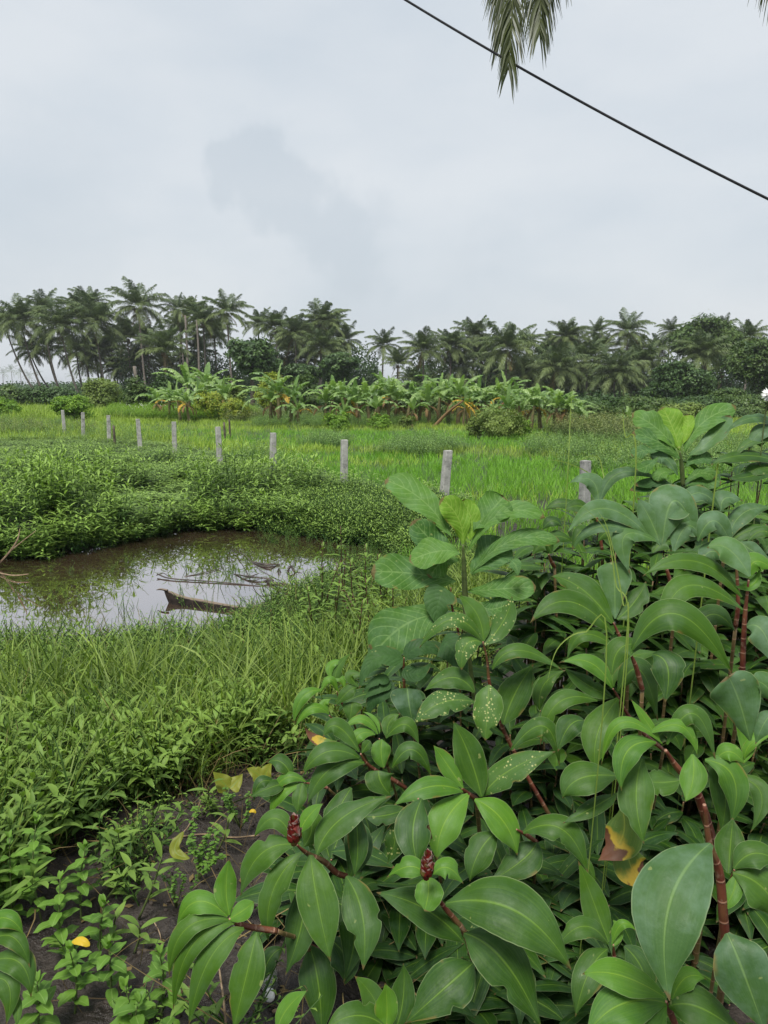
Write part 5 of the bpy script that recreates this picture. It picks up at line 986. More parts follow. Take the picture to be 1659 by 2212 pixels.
r_ = shoot('spiral_ginger', 'spiral ginger with a red and white bud, leaves fanning over the mud', FD, 2.0, [(810, 385), (850, 420), (890, 445), (965, 480), (1030, 540), (1090, 562)], [
 (850, 395, 895, 280, 840, 195, 150, dict(dd=.06)), (798, 375, 690, 240, 572, 350, 115, dict(tint=.6)), (822, 325, 880, 225, 957, 158, 88, dict(mt='young', tint=.6)), (922, 438, 1060, 240, 1332, 118, 170, dict(tint=.4)), (870, 560, 840, 820, 748, 1108, 190, dict(dd=.1, tint=.2)),
 (1085, 560, 1175, 780, 1178, 1078, 215, dict(tint=.3, dd=.03)), (806, 385, 610, 440, 500, 672, 160, dict(tint=.55)), (836, 430, 680, 640, 655, 925, 150, dict(tint=.6)), (887, 442, 930, 720, 1000, 1035, 232, dict(tint=.6, dd=-.02))], GG, r=.0085); bud(r_, FD, 797, 372, 1.93, 1.5)
r_ = shoot('spiral_ginger', 'lowest left spiral ginger with long striped leaves arching over the mud', FD, 1.85, [(440, 795), (480, 822), (560, 842), (700, 862)], [
 (600, 880, 560, 1020, 430, 1160, 90, dict(dd=.1, tint=.15)), (590, 870, 530, 1120, 455, 1430, 190, dict(tint=.6)), (520, 850, 330, 1020, 215, 1385, 150, dict(tint=.65)), (466, 820, 230, 950, 128, 1300, 120, dict(tint=.65)), (442, 802, 200, 850, 106, 1115, 120, dict(tint=.6)),
 (430, 782, 260, 700, 145, 845, 130, dict(mt='young', tint=.5)), (440, 775, 420, 620, 440, 462, 135, dict(mt='young', tint=.6, f=.1)), (432, 800, 520, 745, 575, 700, 110, dict(mt='young', tint=.55))], GG, r=.008, gnd=(.25, .2))
r_ = shoot('spiral_ginger', 'spiral ginger with a bud between three chewed short leaves, low centre', FE, 1.95, [(120, 345), (190, 470), (240, 530), (292, 602), (330, 720)], [
 (285, 640, 110, 490, -108, 417, 165, dict(dd=.05, tint=.25)), (330, 735, 210, 840, 20, 1010, 215, dict(dd=-.05, tint=.2)), (288, 600, 470, 730, 640, 1030, 230, dict(dd=-.1, tint=.25)), (205, 465, 520, 500, 772, 766, 260, dict(dd=-.12, tint=.35, mt='ginger')),
 (115, 335, 40, 300, -60, 350, 100, dict(mt='young', tint=.4, notch=[(.9, -1, .15, .8), (.7, 1, .06, .4)])), (150, 335, 215, 305, 285, 378, 100, dict(mt='young', tint=.45, notch=[(.55, 1, .08, .5), (.85, -1, .12, .7)])), (125, 350, 128, 420, 110, 500, 130, dict(mt='young', tint=.5, prof='oval', notch=[(1.0, 1, .12, .9)]))], GG, r=.0085); bud(r_, FE, 118, 345, 1.88, 1.4)
r_ = shoot('spiral_ginger', 'tall spiral ginger with pale-spotted leaves above the star-shaped one', FB, 2.7, [(1288, 92), (1312, 200), (1325, 325), (1378, 520), (1440, 660), (1540, 850), (1660, 1060), (1760, 1250)], [
 (1402, 550, 1465, 380, 1570, 215, 190, dict(dd=.06, tint=.3)), (1240, 372, 1120, 290, 962, 368, 125, dict(tint=.4)), (1240, 425, 1060, 430, 905, 548, 150, dict(mt='spotted', tint=.3)), (1322, 330, 1312, 480, 1300, 638, 165, dict(mt='spotted', tint=.75, prof='ovate', dd=-.05, notch=[(.8, -1, .05, .7)])),
 (1340, 245, 1490, 140, 1740, 260, 85, dict(tint=.55)), (1290, 88, 1255, -60, 1150, -165, 130, dict(tint=.7, f=.1)), (1296, 110, 1400, -20, 1450, -160, 130, dict(mt='spotted', tint=.35, f=.1)), (1285, 92, 1120, -30, 935, 128, 90, dict(mt='spotted', tint=.5)), (1280, 95, 1195, 110, 1170, 248, 125, dict(mt='spotted', tint=.6, prof='ovate'))], GG, r=.0085)
r_ = shoot('spiral_ginger', 'spiral ginger with drooping grey-green leaves left of the star-shaped one', FB, 2.55, [(612, 712), (640, 760), (690, 800), (800, 862), (860, 900)], [
 (785, 790, 900, 690, 1004, 842, 105, dict(dd=.04)), (712, 805, 725, 870, 782, 946, 165, dict(prof='heart', tint=.3)), (632, 762, 440, 800, 318, 992, 135, dict(tint=.35)), (604, 735, 430, 700, 288, 826, 125, dict(tint=.4)), (604, 700, 480, 560, 405, 625, 105, dict(tint=.5)), (618, 708, 650, 660, 665, 640, 60)], GG, r=.008)
r_ = shoot('spiral_ginger', 'young spiral ginger with light curled leaves above the grey-green one', FB, 2.62, [(715, 628), (728, 700), (760, 780)], [
 (760, 625, 770, 540, 832, 490, 80), (752, 625, 860, 550, 935, 665, 90, dict(tint=.5)), (706, 604, 620, 520, 514, 580, 55, Y_), (692, 606, 600, 610, 570, 726, 80, Y_), (716, 600, 690, 520, 618, 478, 26, Y_), (730, 632, 725, 710, 740, 792, 112, dict(mt='young', tint=.45, prof='ovate'))], GG, r=.006)
r_ = shoot('spiral_ginger', 'bright leafy spiral ginger at the left edge of the clump above the mud', FB, 2.9, [(438, 500), (480, 540), (545, 600), (600, 660)], [
 (515, 570, 530, 640, 480, 700, 80, DK), (400, 360, 290, 400, 243, 548, 70, dict(mt='young', tint=.5)), (436, 492, 340, 460, 252, 565, 65, Y_), (436, 488, 410, 440, 450, 408, 60, Y_), (512, 530, 470, 560, 408, 548, 75, dict(tint=.6)), (480, 640, 380, 640, 300, 560, 60, dict(mt='dying', tint=.4))], GG, r=.0065)
r_ = shoot('spiral_ginger', 'small-leaved spiral ginger tip rising above the left side of the clump', FB, 3.0, [(480, 368), (500, 420), (560, 500)], [
 (590, 345, 540, 370, 468, 452, 80), (478, 362, 480, 250, 566, 150, 60, dict(tint=.6)), (450, 295, 450, 220, 530, 200, 50, Y_), (488, 372, 440, 300, 385, 385, 45, Y_), (520, 350, 490, 290, 400, 320, 45, Y_), (600, 340, 560, 280, 640, 275, 70), (566, 425, 560, 470, 550, 542, 110, dict(prof='heart', tint=.55))], GG, r=.0055)
r_ = shoot('spiral_ginger', 'low spiral ginger in the shade beside the round-leaflet sprig and mud', FB, 2.75, [(300, 872), (360, 882), (430, 902)], [
 (232, 850, 175, 760, 95, 760, 100, dict(tint=.3)), (200, 875, 110, 900, 0, 950, 90, dict(tint=.2)), (310, 868, 190, 850, 105, 985, 65, dict(mt='young')), (296, 880, 170, 930, 113, 1058, 75, dict(mt='young')), (290, 868, 272, 950, 262, 1038, 90, dict(tint=.5)), (150, 880, 60, 870, 20, 980, 70, DK)], GG, r=.006)
r_ = shoot('spiral_ginger', 'spiral ginger with a folded cluster of leaves right of the star-shaped one', FC, 2.6, [(802, 352), (830, 400), (880, 490), (960, 590), (1080, 690)], [
 (805, 400, 660, 330, 530, 235, 100, dict(dd=.06, tint=.3)), (830, 365, 950, 250, 1050, 530, 150, dict(tint=.35)), (805, 342, 850, 200, 1095, 150, 110, dict(tint=.6)), (798, 348, 680, 210, 518, 206, 100, dict(mt='young', tint=.4)), (716, 418, 500, 430, 400, 667, 110, dict(tint=.6)), (830, 408, 720, 590, 704, 802, 185, dict(tint=.65))], GG, r=.0075)
r_ = shoot('spiral_ginger', 'thick-stemmed young spiral ginger with bright curled leaves on the right', FC, 2.1, [(1092, 692), (1150, 780), (1250, 900), (1300, 1020), (1355, 1200)], [
 (965, 740, 930, 950, 975, 1212, 200, dict(tint=.5, dd=.06)), (1172, 860, 1060, 870, 962, 856, 150, dict(tint=.6, dd=.04)), (1330, 750, 1420, 900, 1395, 1165, 170, dict(tint=.35, dd=.05)), (1310, 745, 1470, 850, 1450, 1105, 165, dict(mt='young', tint=.3)), (1450, 830, 1620, 930, 1560, 1148, 110, dict(tint=.5)),
 (1100, 660, 1250, 490, 1372, 755, 110, dict(tint=.5)), (1370, 745, 1450, 700, 1530, 772, 110, Y_), (1522, 762, 1540, 600, 1425, 455, 100, Y_), (1530, 742, 1570, 650, 1690, 610, 60, Y_), (1040, 648, 880, 700, 850, 920, 150, dict(mt='young', tint=.3)), (1075, 655, 850, 540, 738, 775, 70, Y_), (1000, 602, 1180, 560, 1268, 722, 75, Y_),
 (1066, 650, 985, 530, 902, 410, 60, dict(mt='young', tint=.9, f=0)), (1270, 690, 1250, 590, 1212, 492, 22, Y_), (1240, 715, 1245, 850, 1200, 978, 150, dict(mt='young', tint=.55, dd=-.08))], GG, r=.0135)
r_ = shoot('spiral_ginger', 'small shaded spiral ginger between the spotted one and folded cluster', FC, 2.85, [(400, 472), (405, 540), (420, 640)], [
 (400, 480, 395, 560, 440, 660, 110, DK), (398, 470, 420, 330, 540, 250, 95, dict(tint=.4)), (392, 462, 370, 370, 400, 275, 40, dict(tint=.6)), (404, 470, 520, 390, 645, 385, 80, dict(tint=.4))], GG, r=.005)
r_ = shoot('spiral_ginger', 'spiral ginger with two yellow and brown dying leaves in deep shade', FC, 2.35, [(870, 960), (880, 1060), (900, 1180)], [
 (830, 835, 620, 850, 523, 960, 200, dict(tint=.45, dd=-.05)), (826, 930, 690, 1010, 524, 1095, 95, dict(mt='ginger', tint=.3)), (905, 1190, 900, 1330, 1020, 1450, 190, dict(mt='dying', tint=.5, label='yellow-edged leaf with a torn hole')), (850, 1010, 850, 1180, 718, 1302, 215, dict(mt='dying', tint=.5, dd=-.03, label='yellow leaf with a brown dead patch')),
 (240, 690, 420, 560, 505, 778, 110, dict(tint=.3, dd=.1)), (640, 530, 560, 560, 497, 700, 140, DK)], GG, r=.007)
shoot('spiral_ginger', 'spiral ginger leaf fan with one brown-blotched leaf below the star-shaped one', FC, 2.35, [(268, 1130), (320, 1160), (380, 1200)], [
 (380, 1200, 300, 1300, 120, 1420, 190, dict(tint=.25, dd=.05)), (160, 1140, 60, 1260, 10, 1420, 170, dict(tint=.35, dd=.03)), (305, 1148, 520, 1130, 665, 1375, 160, dict(mt='ginger', tint=.5)), (600, 1290, 660, 1330, 705, 1420, 60, dict(tint=.5))], GG, r=.007)
shoot('spiral_ginger', 'spiral ginger with the biggest foreground leaf at the right edge', FE, 1.55, [(1372, 20), (1395, 200), (1440, 330), (1460, 560), (1470, 690)], [
 (1475, 600, 1550, 780, 1650, 1060, 260, dict(tint=.25, mt='waxy')), (1400, 195, 1215, 470, 1215, 905, 320, dict(tint=.35, mt='waxy', dd=-.03)), (1480, 330, 1490, 200, 1500, 80, 140, dict(dd=.12, tint=.3))], GG, r=.0105)
shoot('spiral_ginger', 'spiral ginger side shoot with a curled grey-green leaf at right edge', FE, 1.65, [(1508, 312), (1490, 380), (1470, 450)], [
 (1500, 330, 1640, 400, 1720, 560, 200, dict(tint=.6)), (1505, 310, 1600, 240, 1720, 290, 130, dict(tint=.5)), (1515, 330, 1500, 420, 1450, 500, 80, dict(mt='young', tint=.5))], GG, r=.006)
shoot('spiral_ginger', 'low spiral ginger with narrow upright leaves between the two big ones', FE, 2.1, [(962, 652), (968, 720), (1000, 900)], [
 (1010, 660, 1090, 760, 1120, 900, 140, DK), (935, 672, 850, 780, 790, 978, 140, dict(tint=.45)), (940, 650, 820, 570, 690, 690, 100, dict(tint=.5)), (940, 640, 880, 480, 805, 275, 130, dict(mt='ginger', tint=.7, f=.1)), (960, 660, 980, 590, 960, 540, 60, Y_), (955, 650, 1000, 560, 1065, 590, 45, Y_)], GG, r=.006)
shoot('spiral_ginger', 'bottom right spiral ginger with glossy yellow-striped leaves', FE, 1.62, [(1198, 908), (1215, 950), (1240, 1010)], [
 (1200, 915, 1000, 920, 840, 1060, 190, dict(mt='young', tint=.3)), (1200, 922, 1100, 1000, 1020, 1180, 180, dict(mt='young', tint=.3)), (1228, 900, 1290, 800, 1382, 808, 100, dict(mt='young', tint=.5)), (1210, 930, 1360, 940, 1560, 1080, 190, dict(tint=.4)), (1192, 888, 990, 790, 822, 786, 150, dict(mt='young', tint=.65, dd=-.03))], GG, r=.008)
shoot('spiral_ginger', 'spiral ginger with short upright bright leaves at the bottom centre', FD, 1.75, [(1310, 1380), (1320, 1450), (1330, 1560)], [
 (1330, 1420, 1150, 1330, 960, 1420, 170, dict(tint=.4)), (1300, 1400, 1240, 1240, 1130, 1110, 140, dict(tint=.6, dd=.1)), (1360, 1400, 1400, 1230, 1400, 1040, 150, dict(tint=.25, dd=.15)), (1304, 1420, 1310, 1280, 1300, 1150, 140, dict(mt='young', tint=.85, f=0)), (700, 1420, 760, 1290, 870, 1190, 110, dict(mt='young', tint=.6))], GG, r=.006)
shoot('spiral_ginger', 'spiral ginger under the bud with long dark hanging leaves', FD, 2.12, [(870, 930), (920, 960), (1000, 990)], [
 (1010, 700, 1130, 830, 1070, 1150, 190, dict(tint=.12)), (880, 945, 930, 1150, 950, 1450, 210, dict(tint=.25)), (730, 960, 660, 1020, 600, 1180, 100, DK), (980, 900, 1080, 1010, 1075, 1165, 180, DK), (960, 200, 1090, 240, 1100, 480, 190, dict(tint=.2, dd=.1)), (1130, 200, 1150, 380, 1130, 560, 120, DK)], GG, r=.007)
shoot('spiral_ginger', 'dark tall-leaved spiral ginger directly behind the second bud', FB, 2.2, [(930, 960), (960, 1020), (980, 1100)], [
 (950, 960, 900, 1150, 940, 1345, 210, dict(tint=.2)), (640, 1060, 760, 1050, 880, 1010, 110, DK), (560, 900, 480, 1040, 430, 1180, 150, dict(tint=.2)), (580, 1080, 600, 1220, 540, 1420, 170, DK), (790, 1100, 800, 1200, 760, 1320, 120, dict(mt='spotted', tint=.2))], GG, r=.007)
shoot('spiral_ginger', 'left border spiral ginger of which only arching leaf tips show', FF, 1.5, [(-60, 640), (-90, 760), (-110, 900)], [
 (-70, 600, 30, 560, 112, 640, 90, dict(mt='young', tint=.4)), (-60, 680, 60, 650, 142, 795, 95, dict(tint=.5)), (-60, 770, 90, 770, 148, 935, 130, dict(tint=.5)), (-60, 850, 40, 880, 28, 1070, 110, dict(tint=.5)), (40, 890, 80, 980, 75, 1080, 50, dict(tint=.6))], GG, r=.007, gnd=(-.1, .1))
# upper right shoots
shoot('spiral_ginger', 'spiral ginger with a red stem directly right of the large-leaved sapling', FA, 2.8, [(1045, 882), (1075, 950), (1105, 1000)], [
 (1060, 870, 1130, 800, 1175, 720, 100, dict(tint=.35)), (1052, 868, 1050, 730, 1042, 640, 135, dict(mt='waxy', tint=.6, prof='fig')), (1042, 885, 920, 750, 800, 700, 125, dict(tint=.5)), (1048, 930, 870, 800, 715, 885, 105, dict(tint=.4)), (1060, 990, 930, 930, 862, 1030, 60, dict(tint=.6))], GG)
shoot('spiral_ginger', 'spiral ginger with waxy pale leaves left of the two tall red stems', FA, 2.85, [(1243, 628), (1268, 710), (1292, 812)], [
 (1240, 570, 1290, 400, 1385, 560, 150, dict(mt='waxy', tint=.6)), (1232, 575, 1190, 470, 1140, 388, 95, dict(mt='waxy', tint=.6)), (1190, 545, 1010, 430, 862, 528, 80, dict(mt='waxy', tint=.6)), (1180, 560, 1000, 500, 880, 600, 50, dict(mt='waxy', tint=.4)), (1215, 560, 1090, 540, 1112, 692, 100, dict(mt='waxy', tint=.8)), (1200, 605, 1250, 560, 1285, 580, 70, dict(tint=.4)), (1285, 600, 1340, 500, 1400, 560, 100, dict(mt='waxy', tint=.5))], GG)
shoot('spiral_ginger', 'tallest red-stemmed spiral ginger at the right with a folded waxy leaf', FA, 2.5, [(1582, 715), (1568, 850), (1560, 1000), (1556, 1150)], [
 (1575, 900, 1640, 920, 1690, 1070, 130, dict(mt='waxy', tint=.5)), (1556, 782, 1370, 640, 1160, 700, 75, dict(tint=.6)), (1560, 830, 1330, 740, 1238, 955, 105, dict(mt='ginger', tint=.6)), (1588, 700, 1500, 590, 1418, 588, 110, dict(mt='waxy', tint=.9, dd=-.05)), (1585, 705, 1610, 640, 1690, 680, 90, dict(mt='young', tint=.5)), (1530, 740, 1600, 730, 1625, 665, 45, dict(mt='young', tint=.4))], GG, r=.0095)
shoot('spiral_ginger', 'spiral ginger with broad arching leaf spanning to the right edge', FA, 2.4, [(1110, 1000), (1135, 1060), (1160, 1150)], [
 (1120, 990, 1300, 850, 1520, 1095, 135, dict(tint=.5)), (1040, 1090, 1080, 980, 1190, 985, 100, dict(tint=.5)), (1200, 1010, 1260, 1060, 1250, 1200, 140, DK)], GG)
shoot('spiral_ginger', 'spiral ginger with a red stem below the upper sapling near right edge', FA, 3.1, [(1466, 445), (1478, 490), (1492, 555)], [
 (1468, 432, 1370, 370, 1280, 480, 70, dict(mt='waxy', tint=.4)), (1474, 440, 1490, 390, 1555, 400, 90, dict(mt='waxy', tint=.5)), (1500, 560, 1560, 450, 1680, 430, 80, dict(mt='waxy', tint=.4)), (1505, 575, 1580, 520, 1700, 510, 60, dict(tint=.4))], GG)
shoot('spiral_ginger', 'spiral ginger partly covering the nearest concrete post', FA, 3.7, [(972, 428), (985, 500), (1002, 600)], [
 (985, 425, 960, 320, 866, 332, 70, dict(mt='waxy', tint=.5)), (990, 415, 1070, 290, 1240, 320, 50, dict(mt='waxy', tint=.3)), (962, 440, 900, 420, 855, 440, 60, dict(tint=.3)), (960, 450, 850, 410, 770, 440, 45, dict(tint=.3)), (1000, 440, 1060, 430, 1110, 455, 40, dict(tint=.5))], GG, r=.008)
shoot('spiral_ginger', 'shaded spiral ginger with a red stem just right of the sapling top', FA, 3.4, [(788, 612), (798, 640), (812, 662)], [
 (790, 610, 740, 560, 690, 540, 50, dict(tint=.3)), (800, 610, 770, 570, 720, 620, 60, dict(tint=.3)), (880, 560, 820, 540, 770, 560, 50, dict(tint=.3)), (840, 500, 800, 480, 760, 520, 50, DK), (960, 560, 920, 520, 880, 590, 60, dict(tint=.3)), (985, 560, 1040, 520, 1110, 560, 60, dict(tint=.3))], GG)
shoot('spiral_ginger', 'spiral ginger with leaves crossing the right edge below the white flower', FA, 3.3, [(1720, 200), (1735, 300), (1750, 500)], [
 (1710, 110, 1600, 70, 1485, 135, 40, dict(mt='waxy', tint=.4)), (1720, 130, 1640, 120, 1580, 205, 70, dict(mt='waxy', tint=.5)), (1720, 160, 1600, 160, 1520, 240, 40, dict(tint=.5)), (1720, 250, 1560, 220, 1430, 260, 50, dict(tint=.3)), (1720, 290, 1620, 270, 1560, 340, 60, dict(tint=.4)), (1720, 260, 1600, 300, 1500, 310, 50, DK)], GG)
shoot('spiral_ginger', 'spiral ginger with a big pale rounded leaf looming at the right edge', FC, 1.75, [(1760, 640), (1770, 800), (1780, 1000)], [
 (1560, 640, 1500, 420, 1440, 285, 270, dict(mt='waxy', tint=.5, prof='fig', f=-.1)), (1700, 420, 1640, 330, 1560, 310, 150, dict(mt='waxy', tint=.5)), (1700, 480, 1640, 540, 1590, 660, 110, dict(mt='waxy', tint=.3))], GG)
shoot('spiral_ginger', 'spiral ginger whose red stem rises at the upper right edge of the clump', FA, 2.7, [(1530, 600), (1540, 800), (1530, 900)], [
 (1395, 640, 1440, 600, 1500, 640, 90, dict(mt='waxy', tint=.3)), (1550, 560, 1600, 600, 1680, 640, 70, dict(mt='waxy', tint=.4)), (1380, 560, 1450, 480, 1520, 600, 90, dict(mt='waxy', tint=.5)), (1580, 560, 1640, 520, 1700, 560, 50, dict(tint=.4)), (1360, 930, 1440, 850, 1530, 920, 90, dict(tint=.2))], GG)
# broad-leaved saplings
GF = 'broad-leaved saplings'
kw = dict(prof='fig', mt='fig', cup=.15, fold=.1, wave=.13, upw=.5)
shoot('broad_leaved_sapling', 'large broad-leaved sapling in the middle of the photo, its top leaves coloured a lit yellow-green', FA, 3.0, [(448, 575), (452, 660), (456, 760), (462, 930)], [
 (480, 690, 550, 620, 622, 560, 140, dict(tint=.2, f=.25)), (425, 610, 340, 570, 252, 478, 110, dict(tint=.15)), (490, 520, 560, 440, 610, 385, 135, dict(tint=.5, f=.2)), (400, 545, 290, 400, 138, 318, 115, dict(tint=.75)), (478, 555, 480, 470, 440, 400, 85, dict(mt='figyounglit', tint=.4, f=.2)), (472, 598, 600, 450, 775, 465, 70, dict(mt='fig', tint=.7)),
 (448, 572, 430, 470, 362, 392, 100, dict(mt='figyounglit', tint=.3, f=-.05)), (480, 690, 640, 560, 832, 560, 70, dict(tint=.4)), (440, 610, 350, 600, 236, 640, 105, dict(tint=.8, dd=-.05)), (430, 640, 370, 640, 315, 705, 80, dict(tint=.5)), (420, 720, 260, 690, 85, 680, 135, dict(tint=.35)), (470, 760, 600, 750, 738, 742, 90, dict(tint=.5)), (410, 860, 240, 880, 92, 1015, 165, dict(tint=.3)),
 (500, 800, 560, 830, 640, 800, 80, dict(tint=.2))], GF, r=.012, smt='twig', **kw)
shoot('broad_leaved_sapling', 'upper right broad-leaved sapling standing above the ginger clump', FA, 3.6, [(1310, 205), (1316, 260), (1322, 340)], [
 (1340, 225, 1430, 160, 1510, 62, 70, dict(mt='waxy', tint=.7)), (1292, 195, 1215, 110, 1118, 55, 85, dict(tint=.8)), (1322, 175, 1340, 110, 1338, 58, 50, dict(mt='figyounglit', tint=.8)), (1308, 198, 1280, 110, 1240, 28, 95, dict(mt='figyounglit', tint=.35)), (1328, 205, 1400, 90, 1532, 28, 85, dict(tint=.6)), (1310, 235, 1230, 170, 1120, 130, 65, dict(tint=.25)), (1222, 205, 1170, 200, 1118, 222, 45, dict(tint=.2)), (1225, 225, 1180, 260, 1135, 275, 45, dict(tint=.2)),
 (1335, 262, 1380, 230, 1435, 225, 60, dict(tint=.15)), (1300, 300, 1250, 230, 1200, 240, 60, dict(mt='waxy', tint=.3)), (1340, 340, 1400, 320, 1475, 325, 60, dict(tint=.15)), (1290, 290, 1240, 290, 1222, 325, 50, dict(tint=.5)), (1330, 330, 1390, 290, 1450, 310, 45, dict(tint=.4)), (1300, 360, 1220, 340, 1110, 360, 40, dict(tint=.2, mt='darkvein')), (1300, 370, 1240, 330, 1130, 340, 40, dict(tint=.3, mt='darkvein'))], GF, r=.011, smt='twig', **kw)
kw = dict(prof='heart', mt='darkvein', cup=.12, fold=.1, wave=.05)
shoot('dark_leaved_vine', 'vine with dark quilted heart-shaped leaves under the large sapling', FB, 2.85, [(852, 180), (850, 260), (855, 370)], [
 (1060, 100, 1130, 150, 1200, 320, 170, dict(tint=.3)), (840, 190, 690, 190, 605, 352, 120, dict(tint=.7)), (855, 175, 970, 120, 1085, 205, 95, dict(tint=.3)), (850, 240, 930, 270, 1005, 200, 90, dict(tint=.4)), (870, 350, 880, 440, 903, 548, 190, dict(mt='waxy', tint=.1)), (780, 330, 700, 350, 620, 420, 70, dict(tint=.6)), (770, 300, 700, 310, 620, 370, 60, dict(tint=.4)), (800, 350, 690, 400, 660, 510, 100, dict(tint=.2))], 'vines in the clump', r=.006, **kw)
shoot('dark_leaved_vine', 'vine with one large heart-shaped leaf hanging on the sapling stem', FA, 2.95, [(400, 745), (405, 820), (430, 920)], [
 (375, 745, 350, 810, 345, 900, 130, dict(tint=.8)), (410, 950, 440, 1000, 430, 1080, 90, dict(tint=.2)), (640, 640, 660, 660, 665, 700, 50, dict(mt='fig', tint=.3))], 'vines in the clump', r=.005, **kw)
# yellow-green paired leaves on the mud
r_ = empty('paired_leaf_seedling', G(*FG(1060, 860)), 'seedling with yellow-green butterfly-shaped leaves beside the mud', 'seedling')
for s in [(1085, 775, 1050, 740, 1010, 695, 85), (1090, 775, 1120, 745, 1150, 705, 75), (1245, 730, 1210, 700, 1168, 680, 70), (1250, 730, 1265, 690, 1290, 650, 60)]: trace_leaf(r_, FG, s, 3.1, 'yellow', 'heart', cup=.5)
m = M_(); tube(m, [G(*FG(1060, 860)), P(*FG(1075, 815), 3.1), P(*FG(1087, 775), 3.1)], .004, 8, 6); tube(m, [G(*FG(1060, 860)), P(*FG(1200, 800), 3.1), P(*FG(1248, 730), 3.1)], .003, 8, 6); m.obj('stem', MT['twig'], r_)
r_ = empty('curled_leaf', G(*FF(840, 290)), 'pale yellow-green curled leaf standing on the mud by the round-leaflet sprig', 'fallen leaf'); trace_leaf(r_, FF, (870, 150, 830, 240, 900, 275, 50), 2.45, 'yellow', 'oval', cup=.6, wave=.2)
r_ = empty('golden_leaf', G(*FF(380, 720)), 'golden yellow fallen leaf caught on the herbs at lower left', 'fallen leaf'); trace_leaf(r_, FF, (340, 672, 385, 668, 425, 692, 38), 1.85, 'gold', 'oval')
r_ = empty('fallen_leaf', G(*FG(1200, 895)), 'small yellow leaf lying on the mud below the paired leaves', 'fallen leaf'); trace_leaf(r_, FG, (1180, 888, 1200, 880, 1212, 893, 16), 2.75, 'gold', 'oval')
# long grass stalks standing in front of the field on the right
def grass_stalk(pts, label, r=.002):
    q = [P(*p) for p in pts]; g = q[-1].copy(); g[1] += .15; g[2] = hz(g[0], g[1]); root = empty('grass_stalk', g, label, 'grass stalk', 'long grass stalks rising from the clump'); m = M_(); k = 26; C = catmull(q + [g], k); T = nrm(np.gradient(C, axis=0)); V = nrm(CAMP - C); W = nrm(np.cross(T, V))
    ribbon(m, C[::-1], W[::-1], np.cross(W, T)[::-1], r, 'blade', 3, .3, 0, .6); m.obj('blade', MT['grass'], root)
grass_stalk([(1238, 830, 3.6), (1232, 900, 3.6), (1222, 1100, 3.6)], 'tallest thin grass stalk crossing the nearest concrete post line')
grass_stalk([(1345, 880, 3.2), (1350, 940, 3.2), (1372, 1040, 3.2)], 'grass stalk with a seed head left of the upper sapling', .003)
grass_stalk([(1255, 1090, 2.3), (1310, 1150, 2.3), (1330, 1260, 2.3), (1356, 1405, 2.3)], 'long thin blade crossing the leaves in front of the red stems')
grass_stalk([(1290, 1100, 2.2), (1315, 1150, 2.2), (1345, 1300, 2.2), (1352, 1400, 2.2)], 'second long blade beside the one crossing the red stems', .002)
grass_stalk([(1180, 1480, 2.1), (1205, 1400, 2.1), (1262, 1366, 2.1), (1310, 1420, 2.1)], 'bent pale blade arching over the folded ginger cluster', .002)
grass_stalk([(1150, 990, 3.9), (1225, 1000, 3.9), (1290, 1040, 3.9), (1300, 1120, 3.9)], 'grass blade arching left in front of the rice field', .003)
grass_stalk([(1225, 1010, 4.0), (1280, 985, 4.0), (1300, 1010, 4.0), (1302, 1130, 4.0)], 'hooked grass blade just right of the nearest post', .003)
grass_stalk([(1552, 995, 2.9), (1548, 1030, 2.9), (1540, 1090, 2.9)], 'pale upright blade by the red stem near the right edge', .003)
# white flower at the right edge
m = M_(); c = P(1662, 852, 3.2); root = empty('white_flower', (c[0] + .02, c[1] + .1, hz(c[0], c[1])), 'fluffy white flower on a thin stalk at the right edge', 'flower'); rg = np.random.default_rng(2)
for _ in range(90): d_ = nrm(rg.normal(0, 1, 3)); s = nrm(np.cross(d_, rg.normal(0, 1, 3))); ribbon(m, c + np.outer(np.linspace(0, .034, 4), d_), np.tile(s, (4, 1)), np.tile(np.cross(d_, s), (4, 1)), .004, 'blade', 3, .2, 0)
m.obj('petals', MT['white'], root); m = M_(); tube(m, [root.location, c + [0, .03, -.3], c], .003, 12, 5); m.obj('stalk', MT['twig'], root)

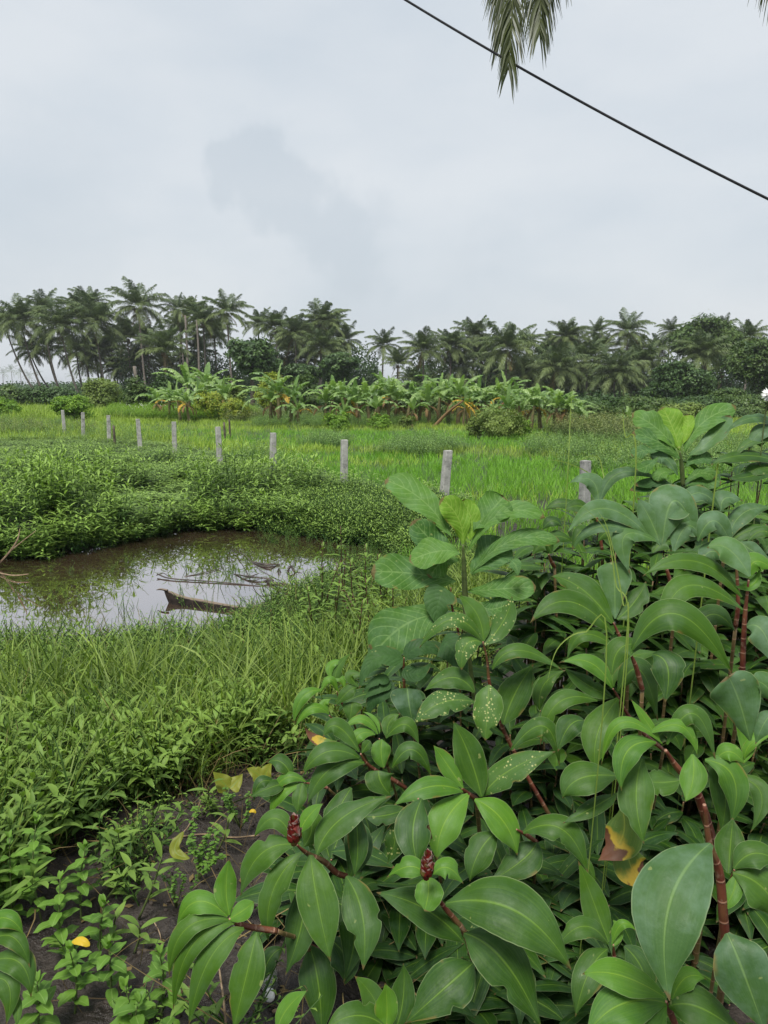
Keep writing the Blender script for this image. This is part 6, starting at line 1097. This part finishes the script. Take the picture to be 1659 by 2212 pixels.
# ------------------------------------------------------------------ leaves mostly tinted dark for shade, filling the clump behind the traced plants
rg = np.random.default_rng(66); fm, fs = M_(), M_()
def top_limit(px): return np.interp(px, [560, 640, 720, 780, 860, 950, 1100, 1180, 1240, 1330, 1400, 1500, 1660, 1900], [1800, 1640, 1480, 1330, 1370, 1330, 1190, 1130, 1110, 1080, 1010, 1000, 930, 900])
def left_limit(py): return np.interp(py, [1100, 1300, 1500, 1650, 1750, 1850, 1950, 2100, 2212], [1180, 900, 720, 640, 640, 640, 560, 590, 590])
n = 0; tries = 0
while n < 760 and tries < 40000:
    tries += 1; low = 400 <= n < 640; up_ = n >= 640; px, py = (rg.uniform(1150, 1720), rg.uniform(1080, 1620)) if up_ else (rg.uniform(575, 1350), rg.uniform(1830, 2450)) if low else (rg.uniform(640, 1950), rg.uniform(930, 2500))
    if py < top_limit(px) + 26 or px < left_limit(py) + 34: continue
    dd = np.interp(py, [950, 1200, 1500, 1800, 2200, 2500], [4.2, 3.5, 3.05, 2.65, 2.25, 1.95]) + (rg.uniform(-.02, .4) if low else rg.uniform(.08, .45) if up_ else rg.uniform(.22, .8)); c = P(px, py, dd)
    if c[2] < hz(c[0], c[1]) + (.03 if low else .07): continue
    n += 1; a0 = rg.uniform(0, 6.3); tt = rg.uniform(.1, .6) if up_ else rg.uniform(-.35, .2)
    g = c + [rg.uniform(-.05, .12), rg.uniform(.1, .3), 0]; g[2] = hz(g[0], g[1]); tube(fs, [c - [0, 0, .03], (c + g) / 2, g], [.003, .007, .009], 8, 6, .8)
    for i in range(int(rg.integers(5, 8))):
        free_leaf(fm, c - [0, 0, .025 * i], a0 + i * 1.25 + rg.normal(0, .2), rg.uniform(.2, .9) - .1 * i, rg.uniform(.17, .30), rg.uniform(.028, .045), rg.uniform(.4, 1.4), 'ginger', 9, 5, .25, tt + rg.normal(0, .08), wave=.04, roll=rg.normal(0, .2), fold=.3)
o = fm.obj('clump_foliage', MT['ginger']); tag(o, 'crowded ginger leaves tinted dark for the shade inside the right foreground clump', 'foliage', kind='stuff')
o = fs.obj('clump_stems', MT['stem']); tag(o, 'brown cane stems in the shade inside the right foreground clump', 'stems', kind='stuff')
